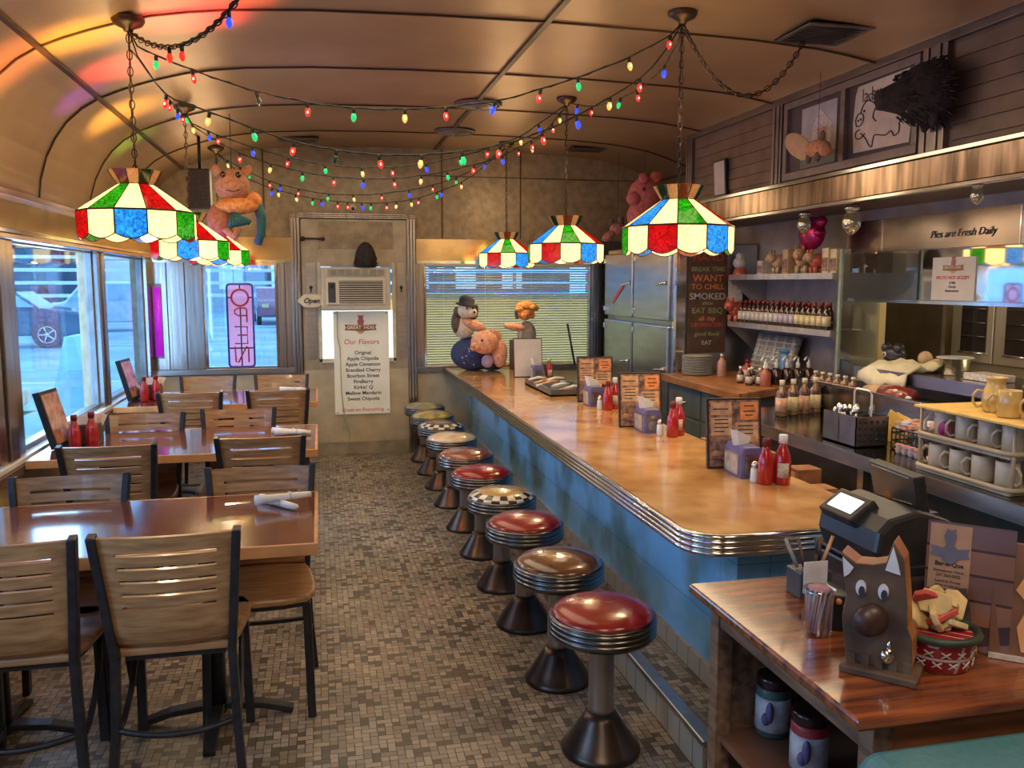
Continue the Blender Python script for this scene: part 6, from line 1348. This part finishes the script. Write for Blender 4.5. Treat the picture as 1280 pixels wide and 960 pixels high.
t = thing('small_photo_stand', 'small dark photo card leaning on the tall menu behind the basket', 'card', (1.36, 1.52, Z)); M4 = M @ Matrix.Translation((.04, -.03, .0)) @ Matrix.Rotation(-.2, 4, 'Y')
MB().box(0, .075, 0, .003, .06, .13, M=M4).build('card', mat('dark_photo', (.09, .06, .08), .3, 0, .5, 14), t)
a = Vector((1.39, 1.50, Z)); b = Vector((1.56, 1.36, Z))
t = thing('large_menu_stand', 'large brown board with peach curved print at the right photo edge', 'menu', a); M = Matrix.Translation(a) @ Matrix.Rotation(atan2(b.y-a.y, b.x-a.x), 4, 'Z') @ Matrix.Rotation(-.12, 4, 'X')
MB().box(0, .24, 0, .006, 0, .25, M=M).build('board', mat('brown_menu_board', (.17, .08, .05), .4, 0, .3, 10), t, bevel=.002)
MB().prism([(.24, .01), (.06, .02), (.05, .07), (.07, .12), (.045, .15), (.07, .20), (.12, .245), (.24, .245)], -.002, 0, 'xz', M=M).build('peach_print', mat('peach_print_m', (.70, .36, .16), .4, 0, .2, 10), t)
MB().box(0, .24, -.012, .0, 0, .01, M=M).build('ledge', labw, t)
# ---- register ----
rg = thing('cash_register', 'black point-of-sale terminal with tilted monitor and bright little screen, on the cabinet', 'register', (1.55, 1.9, Z))
MB().box(1.315, 1.72, 1.75, 2.035, Z, Z+.085).build('cash_drawer', mat('drawer_black', (.035, .022, .022), .35, 0, .2, 20), rg, bevel=.008)
pf0 = [(1.275, .905), (1.252, .955), (1.262, 1.01), (1.30, 1.045), (1.40, 1.065), (1.52, 1.03), (1.57, .95), (1.57, .885), (1.30, .885)]
pf = [(1.305+(x-1.252)*.80, .885+(z-.885)*.88) for x, z in pf0]
MB().prism(pf, 1.775, 2.03, 'xz').build('printer_body', mat('register_black', (.022, .02, .022), .38, 0, .3, 30), rg, bevel=.012)
MB().prism([(1.325, .885), (1.302, .90), (1.304, .908), (1.565, .908), (1.565, .885)], 1.765, 2.037, 'xz').build('printer_base', blackp, rg, bevel=.003)
sc_ = at(1057, 629, X=1.325)
MS = Matrix.Translation((1.325, sc_.y, sc_.z)) @ Matrix.Rotation(-.62, 4, 'Y')
MB().box(-.042, .042, -.072, .072, -.03, 0, M=MS).build('display_bezel', blackp, rg, bevel=.005)
MB().box(-.024, .024, -.050, .050, -.001, .0015, M=MS).build('lit_screen', mat('lit_screen_white', (.9, .95, 1), .3, 0, .02, 5, emit=(.85, .93, 1), es=2.2), rg)
mb = MB(); A, B, C_, D = at(1085, 575, Y=2.1), at(1142, 597, Y=1.85), at(1150, 660, Y=1.85), at(1098, 650, Y=2.1); o = Vector((.035, .0, .004))
mb.add([A, B, C_, D, A+o, B+o, C_+o, D+o], [(0, 1, 2, 3), (7, 6, 5, 4), (0, 4, 5, 1), (1, 5, 6, 2), (2, 6, 7, 3), (3, 7, 4, 0)]); mb.build('monitor', blackp, rg, bevel=.005)
mb = MB()
for u in (.05, .55): mb.tube([A.lerp(B, .1 if u < .3 else .45).lerp(D.lerp(C_, .1 if u < .3 else .45), u)-Vector((.002, 0, 0)), A.lerp(B, .9).lerp(D.lerp(C_, .9), u)-Vector((.002, 0, 0))], .0022, 5)
mb.build('vent_line', mat('grey_line', (.25, .25, .26), .4), rg)
MB().prism([(1.50, .90), (1.53, 1.0), (1.58, 1.0), (1.62, .90)], 1.90, 2.02, 'xz').build('monitor_neck', blackp, rg, bevel=.006)
q5 = at(1101, 621, X=1.45); MB().lathe([(.014, 0), (.014, .006)], M=Matrix.Translation((1.475, q5.y, q5.z)) @ Matrix.Rotation(-pi/2, 4, 'Y'), n=16).build('amber_badge', mat('amber_badge', (.4, .16, .04), .5), rg)
t = thing('sticky_note', 'small yellow note stuck to the side of the register', 'note', (1.5, 1.7, Z+.1)); q = at(1168, 706, Y=1.68); MB().box(q.x-.014, q.x+.014, q.y, q.y+.002, q.z-.022, q.z+.022).build('note_paper', yel, t)
MB().box(1.43, 1.70, 1.70, 1.74, Z, Z+.12).build('side_housing', mat('drawer_black', (.035, .022, .022), .35, 0, .2, 20), rg, bevel=.008)
# ---- teal booth seat ----
t = thing('teal_booth_back', 'rounded teal vinyl seat back cropped at the bottom right corner', 'seat', (1.35, 1.08, .0))
tl = mat('teal_vinyl', (.05, .17, .20), .45, 0, .1, 60, bump=.1)
q = at(1080, 948, Z=.76)
x0b = q.x+.0; MB().prism(rrect(x0b-.01, x0b+.75, .30, .765, .05, 6), q.y-.22, q.y-.01+.03, 'xz').build('backrest', tl, t, bevel=.02)
MB().box(x0b+.03, x0b+.72, q.y-.2, q.y-.02, .02, .31).build('base', blackp, t)
# ================= OUTSIDE =================
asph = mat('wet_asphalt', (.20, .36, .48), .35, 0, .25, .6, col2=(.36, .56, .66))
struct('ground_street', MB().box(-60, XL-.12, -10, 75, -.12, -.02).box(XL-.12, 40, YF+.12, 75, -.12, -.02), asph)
linem = mat('road_paint', (.75, .78, .8), .5)
for k in range(3):
    mb = MB().box(-30, 12, 15+9*k, 15.12+9*k, -.02, -.008); t = mb.build('road_line', linem); tag(t, ['nearest pale painted line across the parking lot', 'middle pale painted line across the parking lot', 'farthest pale painted line across the parking lot'][k], 'road marking', 'painted lines on the parking lot')
def car(x, y, rz, m, lab, tall=False):
    t = thing('parked_car', lab, 'car', (0, 0, 0), 'parked cars outside')
    H = 1.65 if tall else 1.45; L = 2.25
    prof = [(-L, .35), (-L, .75), (-L+.15, .90), (-1.25, 1.0), (-.75, H-.06), (-.45, H), (.75, H), (1.15, H-.1), (1.75, 1.05), (2.1, .98), (L, .85), (L, .35), (1.85, .3), (-1.85, .3)]
    MB().prism(prof, -.85, .85, 'xz').build('body', m, t, bevel=.07)
    MB().prism([(-1.15, 1.02), (-.72, H-.12), (-.02, H-.08), (-.02, 1.02)], -.865, .865, 'xz').prism([(.06, 1.02), (.06, H-.08), (.75, H-.09), (1.05, H-.16), (1.45, 1.04)], -.865, .865, 'xz').build('side_windows', mat('car_glass', (.35, .50, .60), .08, 0, .2, 2, coat=1), t)
    MB().box(-L-.02, -L+.02, -.7, -.45, .68, .82).box(-L-.02, -L+.02, .45, .7, .68, .82).build('headlamp', chrome, t); MB().box(L-.02, L+.03, -.8, -.55, .75, .9).box(L-.02, L+.03, .55, .8, .75, .9).build('tail_lamp', redsauce, t)
    for wx in (-1.4, 1.4):
        for s in (-1, 1):
            Mw = Matrix.Translation((wx, s*.80, .33)) @ Matrix.Rotation(-s*pi/2, 4, 'X')
            w = MB().lathe([(.33, -.1), (.345, -.07), (.345, .05), (.32, .07)], n=24, M=Mw).build('wheel', blackp, t)
            hb = MB().lathe([(.06, .06), (.055, .085), (1e-5, .09)], n=12, M=Mw).tube([Mw @ Vector((.20*cos(q), .20*sin(q), .072)) for q in [2*pi*k/20 for k in range(20)]], .014, 5, closed=True)
            for k in range(5): q = 2*pi*k/5; hb.tube([Mw @ Vector((.04*cos(q), .04*sin(q), .078)), Mw @ Vector((.2*cos(q), .2*sin(q), .074))], .02, 5)
            hb.build('hub_cap', chrome, w)
    t.location = (x, y, -.02); t.rotation_euler.z = rz
    return t
car(-8.0, 24.0, pi+.05, mat('dark_blue_car_paint', (.03, .05, .09), .2, .3, .1, 5, coat=1), 'dark sedan parked outside, seen through the nearest left window')
car(-6.9, 31.5, .1, mat('silver_white_car_paint', (.62, .68, .72), .2, .2, .1, 5, coat=1), 'white car parked outside, seen through the second left window', True)
car(-1.6, 36, pi/2+.1, mat('plum_car_paint', (.28, .10, .16), .25, .2, .1, 5, coat=1), 'plum red car outside, seen right of the neon sign')
bm1 = mat('grey_siding', (.16, .20, .26), .6, 0, .25, 1.2, stretch=(1, 1, 14))
def house(x0, x1, y, h, m, lab):
    t = thing('street_building', lab, 'building', ((x0+x1)/2, y, 0), 'buildings across the street')
    MB().box(x0, x1, y, y+8, -.02, h).build('wall', m, t); MB().prism([(x0-.4, h), (x1+.4, h), ((x0+x1)/2, h+2.2)], y-.4, y+8.4, 'xz').build('roof', mat('slate_roof', (.07, .09, .12), .6), t)
    n = int((x1-x0)/3)
    for k in range(n): MB().box(x0+1+3*k, x0+2.3+3*k, y-.05, y+.02, 1.2, 2.8).build('window', mat('house_window', (.55, .7, .8), .2, 0, .1, 4, emit=(.6, .8, 1), es=.4), t)
house(-34, -14, 48, 5.5, bm1, 'long grey building across the lot, left of the others'); house(-12.5, -3, 52, 4.6, mat('pale_siding', (.42, .48, .52), .6, 0, .15, 1.5, stretch=(1, 1, 14)), 'pale building across the lot, in the middle'); house(-1.5, 16, 54, 5.8, mat('dark_siding', (.10, .13, .16), .6, 0, .2, 1.5, stretch=(1, 1, 14)), 'dark building beyond the neon sign window')
t = thing('storm_fence', 'dark horizontal railing with pale bars running across the lot outside', 'fence', (-8, 44, 0))
for z in (.9, 1.5, 2.1, 2.7): MB().box(-30, 14, 44, 44.1, z, z+.16).build('rail', linem, t)
for k in range(12): MB().box(-30+4*k, -29.85+4*k, 44.1, 44.25, -.02, 3).build('post', darksteel, t)
t = thing('sandwich_board', 'pale cyan A-frame sandwich board standing just outside the left windows', 'sign', (-2.4, 8, 0))
cy = mat('cyan_board', (.45, .72, .76), .5, 0, .08, 6)
for (x, y) in ((-2.55, 7.3), (-2.8, 11)):
    mb = MB().prism([(-.28, 0), (.28, 0), (.05, 1.0), (-.05, 1.0)], y-.3, y+.3, 'xz', M=Matrix.Translation((x, 0, -.02)))
    if y < 8: mb.build('board', cy, t)
    else:
        t2 = thing('sandwich_board', 'second pale A-frame board farther along outside the windows', 'sign', (x, y, 0)); mb.build('board', cy, t2)
t = thing('leafy_plant', 'broad-leaved green plant with pale flower outside the nearest left window', 'plant', (-2.2, 5.6, 0))
lf = mat('broad_leaf_green', (.04, .17, .07), .45, 0, .4, 8, col2=(.14, .33, .12)); mb = MB()
for k in range(26):
    a = RN.uniform(0, 2*pi); l = RN.uniform(.22, .42); b0 = Vector((-2.1+RN.uniform(-.12, .12), 5.6+RN.uniform(-.3, .3), RN.uniform(.35, .7))); d = Vector((cos(a)*l, sin(a)*l, RN.uniform(.05, .25)))
    s = Vector((-sin(a), cos(a), 0))*.08; m_ = b0+d*.5+Vector((0, 0, .05)); e = b0+d
    mb.add([b0, m_-s, e, m_+s], [(0, 1, 2), (0, 2, 3)], 0, True)
mb.build('leaves', lf, t, solid=.004)
MB().lathe([(.20, 0), (.26, .36), (.27, .38)], (-2.1, 5.6, -.02), 20).build('pot', mat('grey_pot', (.25, .28, .3), .6), t)
mb = MB()
for k in range(6): mb.ell((-1.95+.03*k, 5.75+.02*k, .86+.03*(k % 2)), (.03, .03, .08), 8, rot=(.3*k-.8, .4, 0))
mb.build('flower', mat('pale_petal', (.75, .75, .65), .6), t)
t = thing('bare_tree', 'tree with a rounded dark crown beyond the parking lot', 'tree', (-13, 46, 0)); MB().tube([(-13, 46, 0), (-13.1, 46, 2.5), (-12.8, 46, 4)], [.25, .2, .12], 8).build('trunk', brf, t)
mb = MB()
for k in range(16): mb.ell((-13+RN.uniform(-1.8, 1.8), 46+RN.uniform(-1, 1), 4.2+RN.uniform(-1, 1.4)), RN.uniform(.6, 1.1), 8)
mb.build('crown', mat('dusk_foliage', (.05, .09, .08), .8, 0, .4, 3), t)
# ================= LIGHT =================
t = thing('added_glow_wall', 'added glowing tan wall outside, warming the lower half of the blinds window', 'wall', (2, 9.2, 0)); MB().box(.4, 4.2, 9.2, 9.35, -.02, 1.42).build('wall_body', mat('glowing_tan_wall', (.9, .60, .18), .6, 0, .12, 3, emit=(1, .68, .22), es=.55), t); MB().box(.38, 4.22, 9.17, 9.38, 1.42, 1.47).build('coping', cream, t)  # added wall; its own glow tints the lower blinds warm
W = bpy.data.worlds.new('overcast_evening'); bpy.context.scene.world = W; W.use_nodes = True
nt = W.node_tree; bg = nt.nodes['Background']
tc = nt.nodes.new('ShaderNodeTexCoord'); sp = nt.nodes.new('ShaderNodeSeparateXYZ'); cr = nt.nodes.new('ShaderNodeValToRGB'); nt.links.new(tc.outputs['Generated'], sp.inputs[0]); nt.links.new(sp.outputs[2], cr.inputs[0]); nt.links.new(cr.outputs[0], bg.inputs[0])
cr.color_ramp.elements[0].color = (.20, .46, .90, 1); cr.color_ramp.elements[1].color = (.36, .64, 1, 1); cr.color_ramp.elements[1].position = .5
bg.inputs[1].default_value = 3.4
def light(kind, nm, loc, e, col, size=.2, rot=(0, 0, 0), sy=None, spot=None, blend=.5):
    l = bpy.data.lights.new(nm, kind); l.energy = e; l.color = col
    if kind == 'AREA':
        l.size = size
        if sy: l.shape = 'RECTANGLE'; l.size_y = sy
    else: l.shadow_soft_size = size
    if kind == 'SPOT': l.spot_size = spot or 1.0; l.spot_blend = blend
    o = bpy.data.objects.new(nm, l); COL.objects.link(o); o.location = loc; o.rotation_euler = rot; return o
# daylight entering by the windows (soft portals just outside the panes)
light('AREA', 'window_daylight', (XL-.25, 6.0, 1.35), 105, (.55, .75, 1), 3.4, (0, -pi/2, 0), .95)
light('AREA', 'window_daylight', (XL-.25, 2.0, 1.35), 90, (.60, .78, 1), 4.2, (0, -pi/2, 0), .95)
# added fill lights under the ceiling of the diner front, behind the camera
for x, y, e in ((.3, .2, 26), (1.9, .6, 22), (.2, -1.4, 14)): light('AREA', 'rear_fill_light', (x, y, 2.68), e, (1, .80, .56), .7)
light('AREA', 'aisle_fill_light', (.35, 5.2, 2.72), 34, (1, .78, .52), 1.0, sy=4.5)  # broad fill light over the aisle, no fixture modelled
light('AREA', 'counter_fill_light', (2.3, 4.0, 2.0), 22, (1, .78, .5), .3, sy=3.5)  # long fill light behind the counter, without a modelled fixture
light('POINT', 'kitchen_light', (4.0, 3.6, 2.2), 45, (1, .84, .55), .25)
light('POINT', 'kitchen_light', (3.75, 4.5, 2.1), 14, (1, .84, .55), .2)
# added coloured spots imitating neon reflections on the ceiling and header at upper left
for x, y, e, c, a in ((-.52, 4.15, 26, (1, .05, .08), 1.0), (-.95, 4.75, 16, (1, .08, .12), .9), (-.98, 4.15, 16, (1, .55, .04), .9), (-1.22, 4.1, 12, (1, .30, .08), .9), (-1.2, 4.95, 8, (.30, .04, 1), .6), (-1.12, 5.6, 16, (1, .55, .08), 1.0), (-1.2, 6.3, 6, (.3, 1, .1), .7), (-.3, 3.95, 10, (1, .12, .05), .7)):
    light('SPOT', 'added_colour_light', (x+.1, y, zc(x)-.55), e*5, c, .05, rot=(pi, -.15, 0), spot=a, blend=1)
for y in (4.9, 6.4): light('SPOT', 'added_colour_light', (-1.0, y, 1.45), 35, (.55, .04, .8), .05, rot=(0, -2.15, 0), spot=1.5, blend=1)
light('POINT', 'added_colour_light', (2.4, 2.3, 1.9), 4, (.35, .2, 1), .1)  # violet fill light by the mug rack, no neon sign built there
# ================= CAMERA =================
cd = bpy.data.cameras.new('camera'); cam = bpy.data.objects.new('camera', cd); COL.objects.link(cam)
cam.location = (0, 0, HC); cam.rotation_euler = (pi/2-PIT, 0, -YAW); cd.sensor_width = 36; cd.lens = FPX/1280*36; cd.clip_start = .05; cd.clip_end = 300
sc = bpy.context.scene; sc.camera = cam
sc.view_settings.view_transform = 'Standard'; sc.view_settings.look = 'None'; sc.view_settings.exposure = -.1
